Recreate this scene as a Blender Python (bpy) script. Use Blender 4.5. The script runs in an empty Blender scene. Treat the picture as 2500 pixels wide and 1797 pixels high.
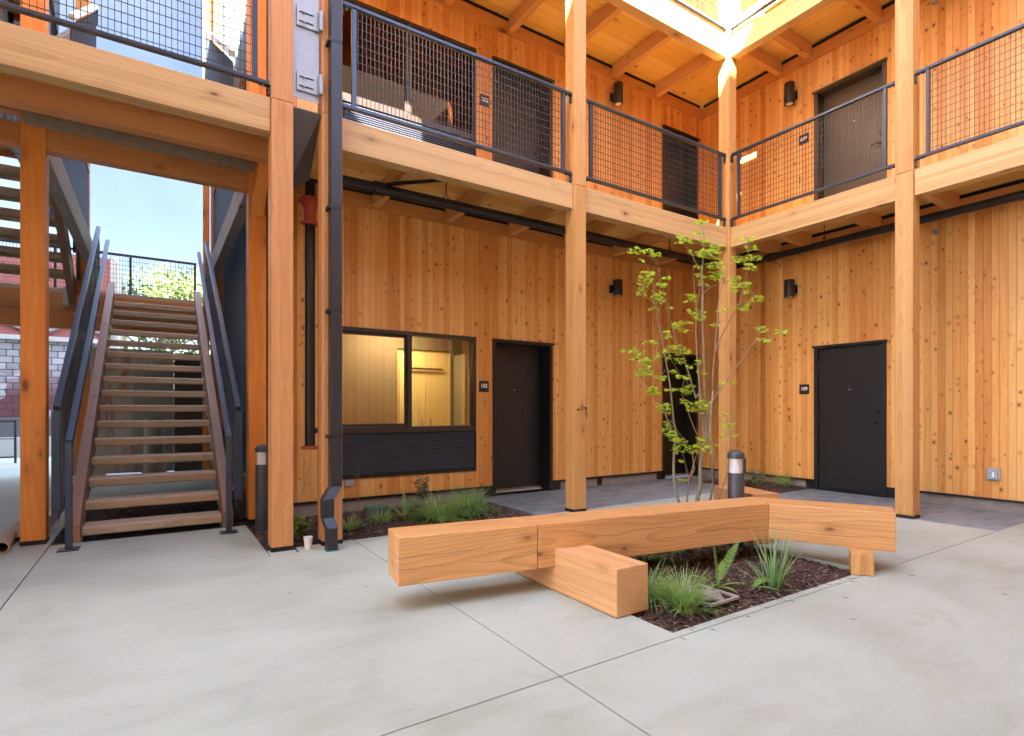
import bpy, bmesh, math, random
from mathutils import Vector, Matrix, noise
R = math.radians
sc = bpy.context.scene
# ---------------------------------------------------------------- camera, sky, sun, exposure
H = 1.2
cam = bpy.data.objects.new('camera', bpy.data.cameras.new('camera'))
sc.collection.objects.link(cam); sc.camera = cam
cam.location = (0, 0, H)
cam.rotation_euler = (R(90), 0, -math.atan2(1345, 2080))
cam.data.sensor_width = 36; cam.data.lens = 1345/2500*36
cam.data.shift_y = 101.5/2500
cam.data.clip_start = 0.05; cam.data.clip_end = 3000
SUN_TO = Vector((-1.0, -0.69, 1.0)).normalized()
w = bpy.data.worlds.new('World'); sc.world = w; w.use_nodes = True
nt = w.node_tree; bg = nt.nodes['Background']; bg.inputs['Strength'].default_value = 0.05
sky = nt.nodes.new('ShaderNodeTexSky'); sky.sky_type = 'NISHITA'; sky.sun_disc = False
sky.sun_elevation = math.asin(SUN_TO.z); sky.sun_rotation = math.atan2(SUN_TO.x, SUN_TO.y)
sky.air_density = 1.0; sky.dust_density = 1.2; sky.ozone_density = 1.0; sky.altitude = 50
# brightness over the dome: full overhead and to the south, dimmed by a mask low in the north
_tc = nt.nodes.new('ShaderNodeTexCoord'); _sp = nt.nodes.new('ShaderNodeSeparateXYZ'); nt.links.new(_tc.outputs['Generated'], _sp.inputs[0])
def _mr(src, a, b, c, d):
    q = nt.nodes.new('ShaderNodeMapRange'); q.interpolation_type = 'SMOOTHSTEP'; nt.links.new(src, q.inputs[0])
    for i, v in enumerate((a, b, c, d)): q.inputs[i+1].default_value = v
    return q.outputs[0]
_n = _mr(_sp.outputs[1], .15, .6, 0, 1); _z = _mr(_sp.outputs[2], .55, .85, 1, 0)
_m = nt.nodes.new('ShaderNodeMath'); _m.operation = 'MULTIPLY'; nt.links.new(_n, _m.inputs[0]); nt.links.new(_z, _m.inputs[1])
_f = _mr(_m.outputs[0], 0, 1, 1.0, .20)
_t = nt.nodes.new('ShaderNodeVectorMath'); _t.operation = 'MULTIPLY'; _t.inputs[1].default_value = (1.04, .97, 1.0); nt.links.new(sky.outputs[0], _t.inputs[0])
_v = nt.nodes.new('ShaderNodeVectorMath'); _v.operation = 'SCALE'; nt.links.new(_t.outputs[0], _v.inputs[0]); nt.links.new(_f, _v.inputs['Scale'])
_cn = nt.nodes.new('ShaderNodeTexNoise'); _cn.inputs['Scale'].default_value = 2.2; _cn.inputs['Detail'].default_value = 6; nt.links.new(_tc.outputs['Generated'], _cn.inputs['Vector'])
_cf = _mr(_cn.outputs['Fac'], .42, .75, 0, .32)
_cx = nt.nodes.new('ShaderNodeMix'); _cx.data_type = 'RGBA'; nt.links.new(_cf, _cx.inputs[0]); nt.links.new(_v.outputs[0], _cx.inputs[6])
_cg = nt.nodes.new('ShaderNodeVectorMath'); _cg.operation = 'SCALE'; _cg.inputs[0].default_value = (8.5, 9.0, 9.6); nt.links.new(_f, _cg.inputs['Scale']); nt.links.new(_cg.outputs[0], _cx.inputs[7])
nt.links.new(_cx.outputs[2], bg.inputs['Color'])
sl = bpy.data.lights.new('sun', 'SUN'); sl.energy = 5.0; sl.angle = R(0.53); sl.color = (1.0, 0.93, 0.82)
so = bpy.data.objects.new('sun', sl); sc.collection.objects.link(so)
so.rotation_euler = (-SUN_TO).to_track_quat('-Z', 'Y').to_euler()
sc.view_settings.view_transform = 'Standard'; sc.view_settings.look = 'None'
sc.view_settings.exposure = 5.10; sc.view_settings.gamma = 1.0
sc.cycles.use_denoising = True
sc.cycles.max_bounces = 10; sc.cycles.diffuse_bounces = 7; sc.cycles.glossy_bounces = 4
sc.cycles.transmission_bounces = 8; sc.cycles.transparent_max_bounces = 12
sc.cycles.sample_clamp_indirect = 0; sc.cycles.caustics_reflective = False; sc.cycles.caustics_refractive = False
# ---------------------------------------------------------------- projection helpers (a pixel of the photo -> a world point at a given distance)
F = 1345.0; _n = math.hypot(2080, 1345); UX, UY = 2080/_n, 1345/_n
def ray(px, py):
    r = (px-1250)/F; return Vector((r*UX+UY, -r*UY+UX, (1000-py)/F))
def at_depth(px, py, f): return Vector((0, 0, H)) + ray(px, py)*f
# ---------------------------------------------------------------- node helpers
class NT:
    def __init__(s, name):
        s.m = bpy.data.materials.new(name); s.m.use_nodes = True; s.t = s.m.node_tree
        s.b = s.t.nodes['Principled BSDF']; s.out = s.t.nodes['Material Output']
    def n(s, typ, **kw):
        nd = s.t.nodes.new(typ)
        for k, v in kw.items():
            if k.startswith('_'): setattr(nd, k[1:], v)
        return nd
    def put(s, sock, v):
        if isinstance(v, bpy.types.NodeSocket): s.t.links.new(v, sock)
        elif v is not None:
            if hasattr(sock.default_value, '__len__'):
                if isinstance(v, (int, float)): v = (v,)*len(sock.default_value)
                elif len(v) == 3 and len(sock.default_value) == 4: v = (*v, 1)
            sock.default_value = v
    def m_(s, op, a, b=None, c=None, clamp=False):
        nd = s.n('ShaderNodeMath', _operation=op, _use_clamp=clamp)
        for i, v in enumerate((a, b, c)):
            if v is not None: s.put(nd.inputs[i], v)
        return nd.outputs[0]
    def obj(s):
        return s.n('ShaderNodeTexCoord').outputs['Object']
    def sep(s, v):
        nd = s.n('ShaderNodeSeparateXYZ'); s.put(nd.inputs[0], v); return nd.outputs
    def comb(s, x, y, z):
        nd = s.n('ShaderNodeCombineXYZ')
        for i, v in enumerate((x, y, z)): s.put(nd.inputs[i], v)
        return nd.outputs[0]
    def vadd(s, a, b):
        nd = s.n('ShaderNodeVectorMath', _operation='ADD'); s.put(nd.inputs[0], a); s.put(nd.inputs[1], b); return nd.outputs[0]
    def vmul(s, a, b):
        nd = s.n('ShaderNodeVectorMath', _operation='MULTIPLY'); s.put(nd.inputs[0], a); s.put(nd.inputs[1], b); return nd.outputs[0]
    def noise(s, v, scale, detail=2, rough=.5, dist=0, col=False):
        nd = s.n('ShaderNodeTexNoise'); s.put(nd.inputs['Vector'], v); s.put(nd.inputs['Scale'], scale)
        s.put(nd.inputs['Detail'], detail); s.put(nd.inputs['Roughness'], rough); s.put(nd.inputs['Distortion'], dist)
        return nd.outputs['Color' if col else 'Fac']
    def white(s, v):
        nd = s.n('ShaderNodeTexWhiteNoise', _noise_dimensions='1D'); s.put(nd.inputs['W'], v); return nd.outputs
    def ramp(s, f, stops, interp='LINEAR'):
        nd = s.n('ShaderNodeValToRGB'); e = nd.color_ramp.elements; nd.color_ramp.interpolation = interp
        while len(e) < len(stops): e.new(0.5)
        for i, (p, c) in enumerate(stops):
            e[i].position = p; e[i].color = (*c, 1) if not isinstance(c, (int, float)) else (c, c, c, 1)
        s.put(nd.inputs[0], f); return nd.outputs[0]
    def mix(s, f, a, b, mode='MIX'):
        nd = s.n('ShaderNodeMix', _data_type='RGBA', _blend_type=mode)
        s.put(nd.inputs[0], f); s.put(nd.inputs[6], a); s.put(nd.inputs[7], b); return nd.outputs[2]
    def rng(s, v, a, b, c=0, d=1):
        nd = s.n('ShaderNodeMapRange'); s.put(nd.inputs[0], v)
        for i, x in enumerate((a, b, c, d)): nd.inputs[i+1].default_value = x
        return nd.outputs[0]
    def bump(s, h, strength=.3, dist=.01, nrm=None):
        nd = s.n('ShaderNodeBump'); s.put(nd.inputs['Height'], h); nd.inputs['Strength'].default_value = strength
        nd.inputs['Distance'].default_value = dist
        if nrm: s.put(nd.inputs['Normal'], nrm)
        s.put(s.b.inputs['Normal'], nd.outputs[0]); return nd.outputs[0]
    def base(s, col=None, rough=None, metal=None, spec=None):
        if col is not None: s.put(s.b.inputs['Base Color'], col)
        if rough is not None: s.put(s.b.inputs['Roughness'], rough)
        if metal is not None: s.put(s.b.inputs['Metallic'], metal)
        if spec is not None: s.put(s.b.inputs['Specular IOR Level'], spec)
        return s.m
def plain(name, col, rough=.6, metal=0, var=.12, scale=12, bump=.0, rv=.08):
    n = NT(name); f = n.noise(n.obj(), scale, 4, .6)
    c = n.mix(f, tuple(x*(1-var) for x in col), tuple(min(1, x*(1+var)) for x in col))
    if bump: n.bump(f, bump, .004)
    r = n.rng(n.noise(n.obj(), scale*2.3, 3), .2, .8, max(0, rough-rv), min(1, rough+rv))
    return n.base(c, r, metal)
def timber(name, ax, light, dark, knots=1.0, rings=55, rough=.55, lam=0, check=0, ctr=1.0, wr=1.0):
    """solid timber with growth rings round an axis, fibres along axis ax, knots and drying checks"""
    n = NT(name); o = n.obj(); rnd = n.n('ShaderNodeObjectInfo').outputs['Random']
    off = n.vmul(n.comb(rnd, n.m_('FRACT', n.m_('MULTIPLY', rnd, 7.31)), n.m_('FRACT', n.m_('MULTIPLY', rnd, 23.7))), (7, 9, 11))
    p = n.sep(o); ac = [i for i in range(3) if i != ax]
    g = p[ax]; u = p[ac[0]]; v = p[ac[1]]
    tone = n.m_('MULTIPLY', n.m_('SUBTRACT', rnd, .5), .35)
    def vec(a, b, sa, sb):   # along, across
        c = [None]*3; c[ax] = n.m_('MULTIPLY', g, sa); c[ac[0]] = n.m_('MULTIPLY', u, sb); c[ac[1]] = n.m_('MULTIPLY', v, sb)
        return n.vadd(n.comb(*c), off)
    warp = n.noise(vec(0, 0, .55, 2.0), 1.0, 1, .5)
    warp2 = n.noise(vec(0, 0, 1.8, 9.0), 1.0, 2, .5)
    du = n.m_('ADD', u, n.m_('ADD', n.m_('MULTIPLY', n.m_('SUBTRACT', warp, .5), .22*wr), n.m_('MULTIPLY', n.m_('SUBTRACT', rnd, .5), .10*ctr)))
    dv = n.m_('ADD', v, n.m_('ADD', n.m_('MULTIPLY', n.m_('SUBTRACT', warp2, .5), .035), n.m_('MULTIPLY', n.m_('SUBTRACT', n.m_('FRACT', n.m_('MULTIPLY', rnd, 5.7)), .5), .16*ctr)))
    rad = n.m_('SQRT', n.m_('ADD', n.m_('POWER', du, 2.0), n.m_('POWER', dv, 2.0)))
    ring = n.m_('FRACT', n.m_('MULTIPLY', rad, rings))
    ring = n.m_('POWER', ring, 2.2)
    fib = n.noise(vec(0, 0, 3, 95), 1.0, 4, .68)
    big = n.noise(vec(0, 0, .7, 6), 1.0, 2, .5)
    f = n.m_('ADD', n.m_('ADD', n.m_('MULTIPLY', ring, .34), n.m_('MULTIPLY', fib, .62)), n.m_('MULTIPLY', big, .55))
    f = n.m_('ADD', n.m_('SUBTRACT', f, .30), tone)
    if lam:   # glue lines of a laminated beam: layers of different boards
        li = n.m_('FLOOR', n.m_('DIVIDE', n.m_('ADD', v, 3.0), lam)); lf = n.m_('FRACT', n.m_('DIVIDE', n.m_('ADD', v, 3.0), lam))
        wn = n.white(n.m_('ADD', li, n.m_('MULTIPLY', rnd, 91)))
        f = n.m_('ADD', f, n.m_('MULTIPLY', n.m_('SUBTRACT', wn[0], .5), .42))
    f = n.m_('ADD', f, 0, clamp=True)
    c = n.mix(f, light, dark)
    # knots
    vo = n.n('ShaderNodeTexVoronoi'); n.put(vo.inputs['Vector'], vec(0, 0, 2.4, 5.5)); n.put(vo.inputs['Scale'], 1.0)
    kr = n.m_('MULTIPLY', n.sep(vo.outputs['Color'])[0], .15*knots)
    k = n.m_('DIVIDE', vo.outputs['Distance'], n.m_('ADD', kr, .001))
    kn = n.rng(k, .55, 1.25, 1, 0); halo = n.rng(k, .8, 3.2, .45, 0)
    c = n.mix(halo, c, (dark[0]*.75, dark[1]*.6, dark[2]*.45)); c = n.mix(n.m_('MULTIPLY', kn, .8), c, (.09, .035, .012))
    hgt = n.m_('ADD', n.m_('MULTIPLY', ring, .4), fib)
    if lam: 
        gl = n.m_('LESS_THAN', lf, .035); c = n.mix(n.m_('MULTIPLY', gl, .35), c, (.1, .05, .02))
    if check:   # long thin drying cracks
        for v0, sd in ((.035, 3.1), (-.05, 9.7)):
            wv = n.noise(n.comb(n.m_('MULTIPLY', g, 1.6), sd, n.m_('MULTIPLY', rnd, 30)), 1.0, 3, .55)
            cm = n.m_('ABSOLUTE', n.m_('SUBTRACT', v, n.m_('ADD', v0, n.m_('MULTIPLY', n.m_('SUBTRACT', wv, .5), .16))))
            gate = n.rng(n.noise(n.comb(g, sd*3, n.m_('MULTIPLY', rnd, 17)), 1.3, 2), .43, .52)
            ck = n.m_('MULTIPLY', n.rng(cm, .0008, .0021, 1, 0), gate)
            c = n.mix(n.m_('MULTIPLY', ck, .8*check), c, (.06, .025, .012))
            hgt = n.m_('SUBTRACT', hgt, n.m_('MULTIPLY', ck, 2))
    n.bump(hgt, .22, .0022)
    return n.base(c, n.rng(fib, .2, .8, rough-.07, rough+.1))
def boards(name, iu, ig, width, pale, mid, deep, knot=1.35, rough=.36, groove=.05, kdens=12.0, spread=.72):
    """tongue-and-groove boards: iu = axis across the boards, ig = axis along them"""
    n = NT(name); o = n.obj(); p = n.sep(o); u = n.m_('ADD', p[iu], 20.0); g = p[ig]
    q = n.m_('DIVIDE', u, width); bi = n.m_('FLOOR', q); bf = n.m_('FRACT', q)
    wn = n.white(bi); r1 = wn[0]; rc = n.sep(wn[1])
    gg = n.m_('ADD', g, n.m_('MULTIPLY', rc[0], 37.0))
    v1 = n.comb(n.m_('MULTIPLY', u, 130), n.m_('MULTIPLY', gg, 2.2), rc[1])
    fib = n.noise(v1, 1.0, 4, .62)
    v2 = n.comb(n.m_('MULTIPLY', u, 16), n.m_('MULTIPLY', gg, .9), n.m_('MULTIPLY', rc[1], 40))
    big = n.noise(v2, 1.0, 3, .55, 1.2)
    cath = n.m_('FRACT', n.m_('MULTIPLY', n.noise(n.comb(n.m_('MULTIPLY', n.m_('SUBTRACT', bf, rc[2]), 1.3), n.m_('MULTIPLY', gg, .55), n.m_('MULTIPLY', rc[1], 60)), 1.0, 1, .4, .6), 16))
    f = n.m_('ADD', n.m_('MULTIPLY', n.m_('SUBTRACT', r1, .5), 1.05*spread), .5)
    f = n.m_('ADD', f, n.m_('MULTIPLY', n.m_('SUBTRACT', fib, .5), .6))
    f = n.m_('ADD', f, n.m_('MULTIPLY', n.m_('SUBTRACT', big, .5), .9))
    f = n.m_('ADD', f, n.m_('MULTIPLY', n.m_('SUBTRACT', cath, .5), .10), clamp=True)
    c = n.ramp(f, [(0, pale), (.5, mid), (1, deep)])
    vo = n.n('ShaderNodeTexVoronoi'); n.put(vo.inputs['Scale'], kdens)
    n.put(vo.inputs['Vector'], n.comb(u, n.m_('MULTIPLY', gg, .8), n.m_('MULTIPLY', bi, .003)))
    ks = n.sep(vo.outputs['Color']); kr = n.m_('ADD', n.m_('MULTIPLY', n.m_('POWER', ks[0], 1.5), .12*knot), .026)
    k = n.m_('DIVIDE', vo.outputs['Distance'], kr)
    c = n.mix(n.m_('MULTIPLY', n.rng(k, .9, 2.6, .55, 0), 1.0), c, (deep[0]*.6, deep[1]*.5, deep[2]*.4))
    c = n.mix(n.rng(k, .55, 1.1, .92, 0), c, (.055, .02, .008))
    gr = n.rng(n.m_('ABSOLUTE', n.m_('SUBTRACT', bf, .5)), .5-groove, .5, 0, 1)
    c = n.mix(n.m_('MULTIPLY', gr, .55), c, (deep[0]*.28, deep[1]*.22, deep[2]*.2))
    n.bump(n.m_('SUBTRACT', n.m_('MULTIPLY', fib, .10), gr), .55, .004)
    return n.base(c, n.rng(fib, .2, .8, rough-.06, rough+.14))
# ---------------------------------------------------------------- materials
FIRL = (.64, .37, .135); FIRD = (.44, .185, .045)
post_m = timber('fir_post', 2, FIRL, FIRD, .8, 60, .5, .045)
post_n = timber('near_left_post', 2, (.70, .355, .14), (.50, .19, .055), 1.0, 42, .5)
post_o = timber('stained_post', 2, (.84, .31, .045), (.60, .16, .015), 1.1, 45, .5)
beam_x = timber('glulam_x', 0, (.64, .42, .19), (.43, .235, .08), 1.0, 50, .55, .038)
beam_y = timber('glulam_y', 1, (.64, .435, .195), (.45, .25, .085), 1.0, 50, .55, .038)
beam_xo = timber('stained_beam_x', 0, (.62, .27, .085), (.42, .15, .035), 1.0, 45, .5)
beam_yo = timber('grey_beam_y', 1, (.42, .38, .33), (.22, .18, .15), 1.0, 60, .7)
joist_y = timber('joist_y', 1, (.74, .43, .17), (.56, .27, .08), .8, 55)
joist_x = timber('joist_x', 0, (.74, .43, .17), (.56, .27, .08), .8, 55)
rim_x = timber('rim_x', 0, (.64, .31, .09), (.46, .18, .045), 1.2, 30)
rim_y = timber('rim_y', 1, (.64, .31, .09), (.46, .18, .045), 1.2, 30)
bench_m = timber('bench_fir', 0, (.72, .385, .145), (.34, .115, .022), .62, 70, .42, 0, 1, 2.2)
block_m = timber('bench_block_fir', 1, (.68, .375, .165), (.40, .15, .045), .5, 44, .5, 0, 1, .35, .35)
step_m = timber('stair_tread_wood', 0, (.54, .41, .28), (.30, .21, .13), .4, 40, .55)
string_m = timber('stair_stringer_wood', 1, (.36, .19, .11), (.20, .105, .065), .8, 40, .5)
PALE, MID, DEEP = (.83, .48, .165), (.74, .355, .092), (.58, .22, .042)
cedar_x = boards('cedar_siding_x', 0, 2, .0765, PALE, MID, DEEP)
cedar_y = boards('cedar_siding_y', 1, 2, .0765, PALE, MID, DEEP)
deck_x = boards('ceiling_boards_x', 1, 0, .135, (.92, .68, .25), (.87, .58, .17), (.74, .44, .09), .9, .5, .03, 5.0, .5)
deck_y = boards('ceiling_boards_y', 0, 1, .135, (.92, .68, .25), (.87, .58, .17), (.74, .44, .09), .9, .5, .03, 5.0, .5)
grey_wood = plain('weathered_wood', (.30, .24, .17), .8, 0, .3, 20, .3)
black = plain('black_metal', (.016, .015, .016), .40, .1, .1, 12, rv=.03)
blackd = plain('door_paint', (.015, .0135, .014), .42, 0, .08, 4, rv=.04)
railm = plain('railing_paint', (.050, .064, .092), .33, .35, .02, 4, rv=.01)
wirem = plain('wire_paint', (.05, .047, .046), .4, .2, .1, 30)
downm = plain('downspout_metal', (.036, .037, .043), .38, .3, .25, 9)
pipem = plain('black_pipe', (.022, .019, .018), .30, .2, .03, 4, rv=.01)
redm = plain('red_coupling', (.42, .06, .03), .5, 0, .2, 20)
galv = plain('galvanised_steel', (.36, .39, .42), .45, .35, .16, 14)
bronze = plain('bronze_frame', (.045, .032, .026), .4, .2, .15, 10)
concm = plain('foundation_concrete', (.26, .235, .20), .9, 0, .35, 7, .5)
white_p = plain('white_paint', (.80, .79, .76), .6)
plastic_w = plain('paper_cup', (.82, .80, .76), .5)
cardm = plain('cardboard', (.42, .30, .19), .85, 0, .12, 20)
greenlid = plain('green_plastic', (.09, .16, .11), .6, 0, .2, 20)
teal = plain('teal_tape', (.0, .32, .27), .5)
lampm = plain('lamp_metal', (.022, .018, .017), .45)
lens_m = plain('lamp_lens', (.75, .75, .72), .25)
roomw = plain('room_wall', (.17, .13, .085), .8)
closetm = timber('closet_wood', 2, (.85, .66, .30), (.76, .54, .22), .1, 20)
bolardm = plain('bollard_paint', (.055, .055, .06), .45, .1)
bark = plain('bark', (.24, .20, .14), .85, 0, .4, 60, .4)
twig = plain('red_twig', (.27, .15, .10), .7, 0, .3, 40)
dark_gap = plain('dark_gap', (.012, .011, .010), .9)
def leafmat(name, a, b, tr=.45, straw=0):
    n = NT(name); rnd = n.n('ShaderNodeNewGeometry').outputs['Random Per Island']
    f = n.m_('ADD', n.m_('MULTIPLY', rnd, .75), n.m_('MULTIPLY', n.noise(n.obj(), 7, 2), .3))
    c = n.mix(f, a, b)
    if straw: c = n.mix(n.m_('GREATER_THAN', rnd, .90), c, (.50, .36, .17))
    n.base(c, .45)
    t = n.n('ShaderNodeBsdfTranslucent'); n.put(t.inputs[0], n.mix(.5, c, (a[0]*1.3, a[1]*1.4, a[2])))
    mx = n.n('ShaderNodeMixShader'); mx.inputs[0].default_value = tr
    n.t.links.new(n.b.outputs[0], mx.inputs[1]); n.t.links.new(t.outputs[0], mx.inputs[2]); n.t.links.new(mx.outputs[0], n.out.inputs[0])
    return n.m
maple = leafmat('maple_leaves', (.62, .72, .05), (.22, .44, .03), .5)
grassm = leafmat('grass_blades', (.36, .50, .14), (.13, .30, .07), .35, 1)
grassd = leafmat('dark_grass_blades', (.30, .48, .15), (.13, .29, .09), .4, 1)
irism = leafmat('iris_blades', (.34, .48, .16), (.16, .32, .16), .3)
fernm = leafmat('fern_fronds', (.26, .42, .07), (.12, .25, .05), .35)
shrubm = leafmat('shrub_leaves', (.16, .22, .11), (.05, .10, .05), .3)
treem = leafmat('far_leaves', (.15, .19, .075), (.035, .065, .018), .4)
drym = leafmat('dry_stalks', (.30, .20, .10), (.22, .12, .07), .2)
# concrete floor
n = NT('broom_concrete'); o = n.obj(); p = n.sep(o)
a = n.noise(o, .9, 5, .6, .5); b = n.noise(n.vmul(o, (1.2, 5.0, 1)), 1.6, 4, .6, .8); c2 = n.noise(o, 55, 3, .7); d = n.noise(o, 260, 2, .6)
c = n.ramp(a, [(.32, (.31, .328, .245)), (.5, (.375, .407, .32)), (.68, (.435, .478, .383))])
c = n.mix(n.rng(b, .35, .7, 0, .5), c, (.44, .47, .42))
c = n.mix(n.rng(n.noise(o, 2.3, 6, .7, 1.0), .60, .72, 0, .3), c, (.22, .18, .135))
c = n.mix(n.rng(n.noise(n.vmul(o, (2, 7, 1)), 4.0, 3, .6), .68, .78, 0, .25), c, (.24, .225, .20))
c = n.mix(n.rng(d, .55, .8, 0, .3), c, (.24, .235, .20)); c = n.mix(n.rng(c2, .58, .78, 0, .5), c, (.19, .18, .15))
c = n.mix(n.m_('MULTIPLY', n.rng(n.noise(o, .55, 3, .5), .58, .75, 0, .45), n.rng(n.noise(o, 3.5, 5, .7), .4, .7, 0, 1)), c, (.29, .215, .15))
c = n.mix(n.m_('MULTIPLY', n.rng(n.noise(n.vmul(o, (9, 28, 1)), 1.0, 3, .7, 1.5), .66, .74, 0, .55), n.rng(n.noise(o, 1.7, 2), .5, .6, 0, 1)), c, (.16, .15, .13))
n.bump(n.m_('ADD', c2, d), .12, .002); floor_m = n.base(c, n.rng(a, .3, .7, .55, .75))
# slate pavers
n = NT('slate_pavers'); o = n.obj(); mp = n.n('ShaderNodeMapping'); n.put(mp.inputs[0], o); mp.inputs['Rotation'].default_value = (0, 0, R(45))
br = n.n('ShaderNodeTexBrick'); n.put(br.inputs['Vector'], o); br.offset = .5
for k, v in (('Scale', 1.0), ('Mortar Size', .004), ('Brick Width', .23), ('Row Height', .115), ('Bias', 0.0), ('Mortar Smooth', .3)): br.inputs[k].default_value = v
n.put(br.inputs['Color1'], (.10, .125, .15)); n.put(br.inputs['Color2'], (.22, .26, .285)); n.put(br.inputs['Mortar'], (.27, .28, .25))
nz = n.noise(o, 14, 4, .65); c = n.mix(n.rng(nz, .3, .7, 0, .5), br.outputs['Color'], (.24, .275, .29))
n.bump(n.m_('SUBTRACT', n.m_('MULTIPLY', nz, .5), br.outputs['Fac']), .5, .004); paver_m = n.base(c, .6)
# mulch
n = NT('bark_mulch'); o = n.obj(); vo = n.n('ShaderNodeTexVoronoi'); n.put(vo.inputs['Vector'], n.vmul(o, (1, 2.2, 1))); vo.inputs['Scale'].default_value = 45
s_ = n.sep(vo.outputs['Color']); c = n.ramp(s_[0], [(0, (.020, .010, .007)), (.5, (.06, .028, .018)), (.85, (.13, .065, .042)), (1, (.26, .16, .11))])
n.bump(n.m_('ADD', vo.outputs['Distance'], n.noise(o, 60, 3)), 1.0, .02); mulch_m = n.base(c, .85)
n = NT('mulch_chip'); rnd = n.n('ShaderNodeNewGeometry').outputs['Random Per Island']
chip_m = n.base(n.ramp(rnd, [(0, (.025, .012, .008)), (.6, (.09, .042, .028)), (.9, (.16, .085, .055)), (1, (.36, .26, .18))]), .85)
# glass
def glassmat(name, tint, refl, rs_=1.6, gc=(1, 1, 1)):
    n = NT(name); tr = n.n('ShaderNodeBsdfTransparent'); n.put(tr.inputs[0], tint)
    gl = n.n('ShaderNodeBsdfGlossy'); gl.inputs['Roughness'].default_value = .0; n.put(gl.inputs[0], gc)
    fr = n.n('ShaderNodeFresnel'); fr.inputs[0].default_value = 1.5
    mx = n.n('ShaderNodeMixShader'); n.put(mx.inputs[0], n.m_('ADD', n.m_('MULTIPLY', fr.outputs[0], rs_), refl, clamp=True))
    n.t.links.new(tr.outputs[0], mx.inputs[1]); n.t.links.new(gl.outputs[0], mx.inputs[2]); n.t.links.new(mx.outputs[0], n.out.inputs[0]); return n.m
glass = glassmat('window_glass', (.80, .76, .66), .07, 1.3, (1, .88, .72))
glass_dark = glassmat('dark_window_glass', (.62, .55, .48), .02, .8, (.50, .25, .11))  # brown gloss tint put in so that reflections look like mirrored timber
def emit(name, col, s):
    n = NT(name); n.base(col, .5); n.put(n.b.inputs['Emission Color'], col); n.b.inputs['Emission Strength'].default_value = s; return n.m
# dark standing-seam cladding
clad_m = plain('metal_cladding', (.17, .22, .28), .34, .6, .05, 1, rv=.02)
# shingles
n = NT('painted_shingles'); o = n.obj(); p = n.sep(o); br = n.n('ShaderNodeTexBrick'); n.put(br.inputs['Vector'], n.comb(p[0], p[2], 0)); br.offset = .5
for k, v in (('Scale', 1.0), ('Mortar Size', .012), ('Brick Width', .30), ('Row Height', .20)): br.inputs[k].default_value = v
n.put(br.inputs['Color1'], (.19, .19, .21)); n.put(br.inputs['Color2'], (.33, .33, .35)); n.put(br.inputs['Mortar'], (.03, .028, .03))
f1 = n.noise(n.comb(p[0], n.m_('MULTIPLY', p[2], 1.2), 0), .9, 2, .5)
low = n.rng(p[2], 1.6, 2.6, 1, 0)
c = n.mix(n.m_('MULTIPLY', n.m_('GREATER_THAN', f1, .46), low), br.outputs['Color'], (.10, .032, .035))
c = n.mix(n.m_('MULTIPLY', n.m_('GREATER_THAN', n.noise(n.comb(p[0], p[2], 0), .7, 1), .56), n.rng(p[2], 1.5, 2.1, 1, 0)), c, (.24, .22, .12))
c = n.mix(br.outputs['Fac'], c, (.02, .018, .02)); n.bump(br.outputs['Fac'], -.5, .02); shing_m = n.base(c, .8)
pinkm = plain('pink_stucco', (.26, .085, .075), .85, 0, .08, 3)
palec = plain('pale_concrete', (.36, .36, .35), .85, 0, .15, 2)
muralm = NT('peeling_wall_paint'); o = muralm.obj()
c = muralm.ramp(muralm.noise(muralm.vmul(o, (5, 1, .8)), 1.5, 4, .6), [(.35, (.62, .60, .54)), (.55, (.52, .47, .38)), (.66, (.50, .18, .12)), (.72, (.58, .55, .48))]); muralm = muralm.base(c, .85)
brownw = plain('brown_wall', (.10, .075, .055), .85, 0, .15, 2)
groundm = plain('far_ground', (.30, .30, .29), .9, 0, .12, .4)
hillm = plain('hill_grass', (.12, .15, .06), .95, 0, .3, 1)
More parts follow.
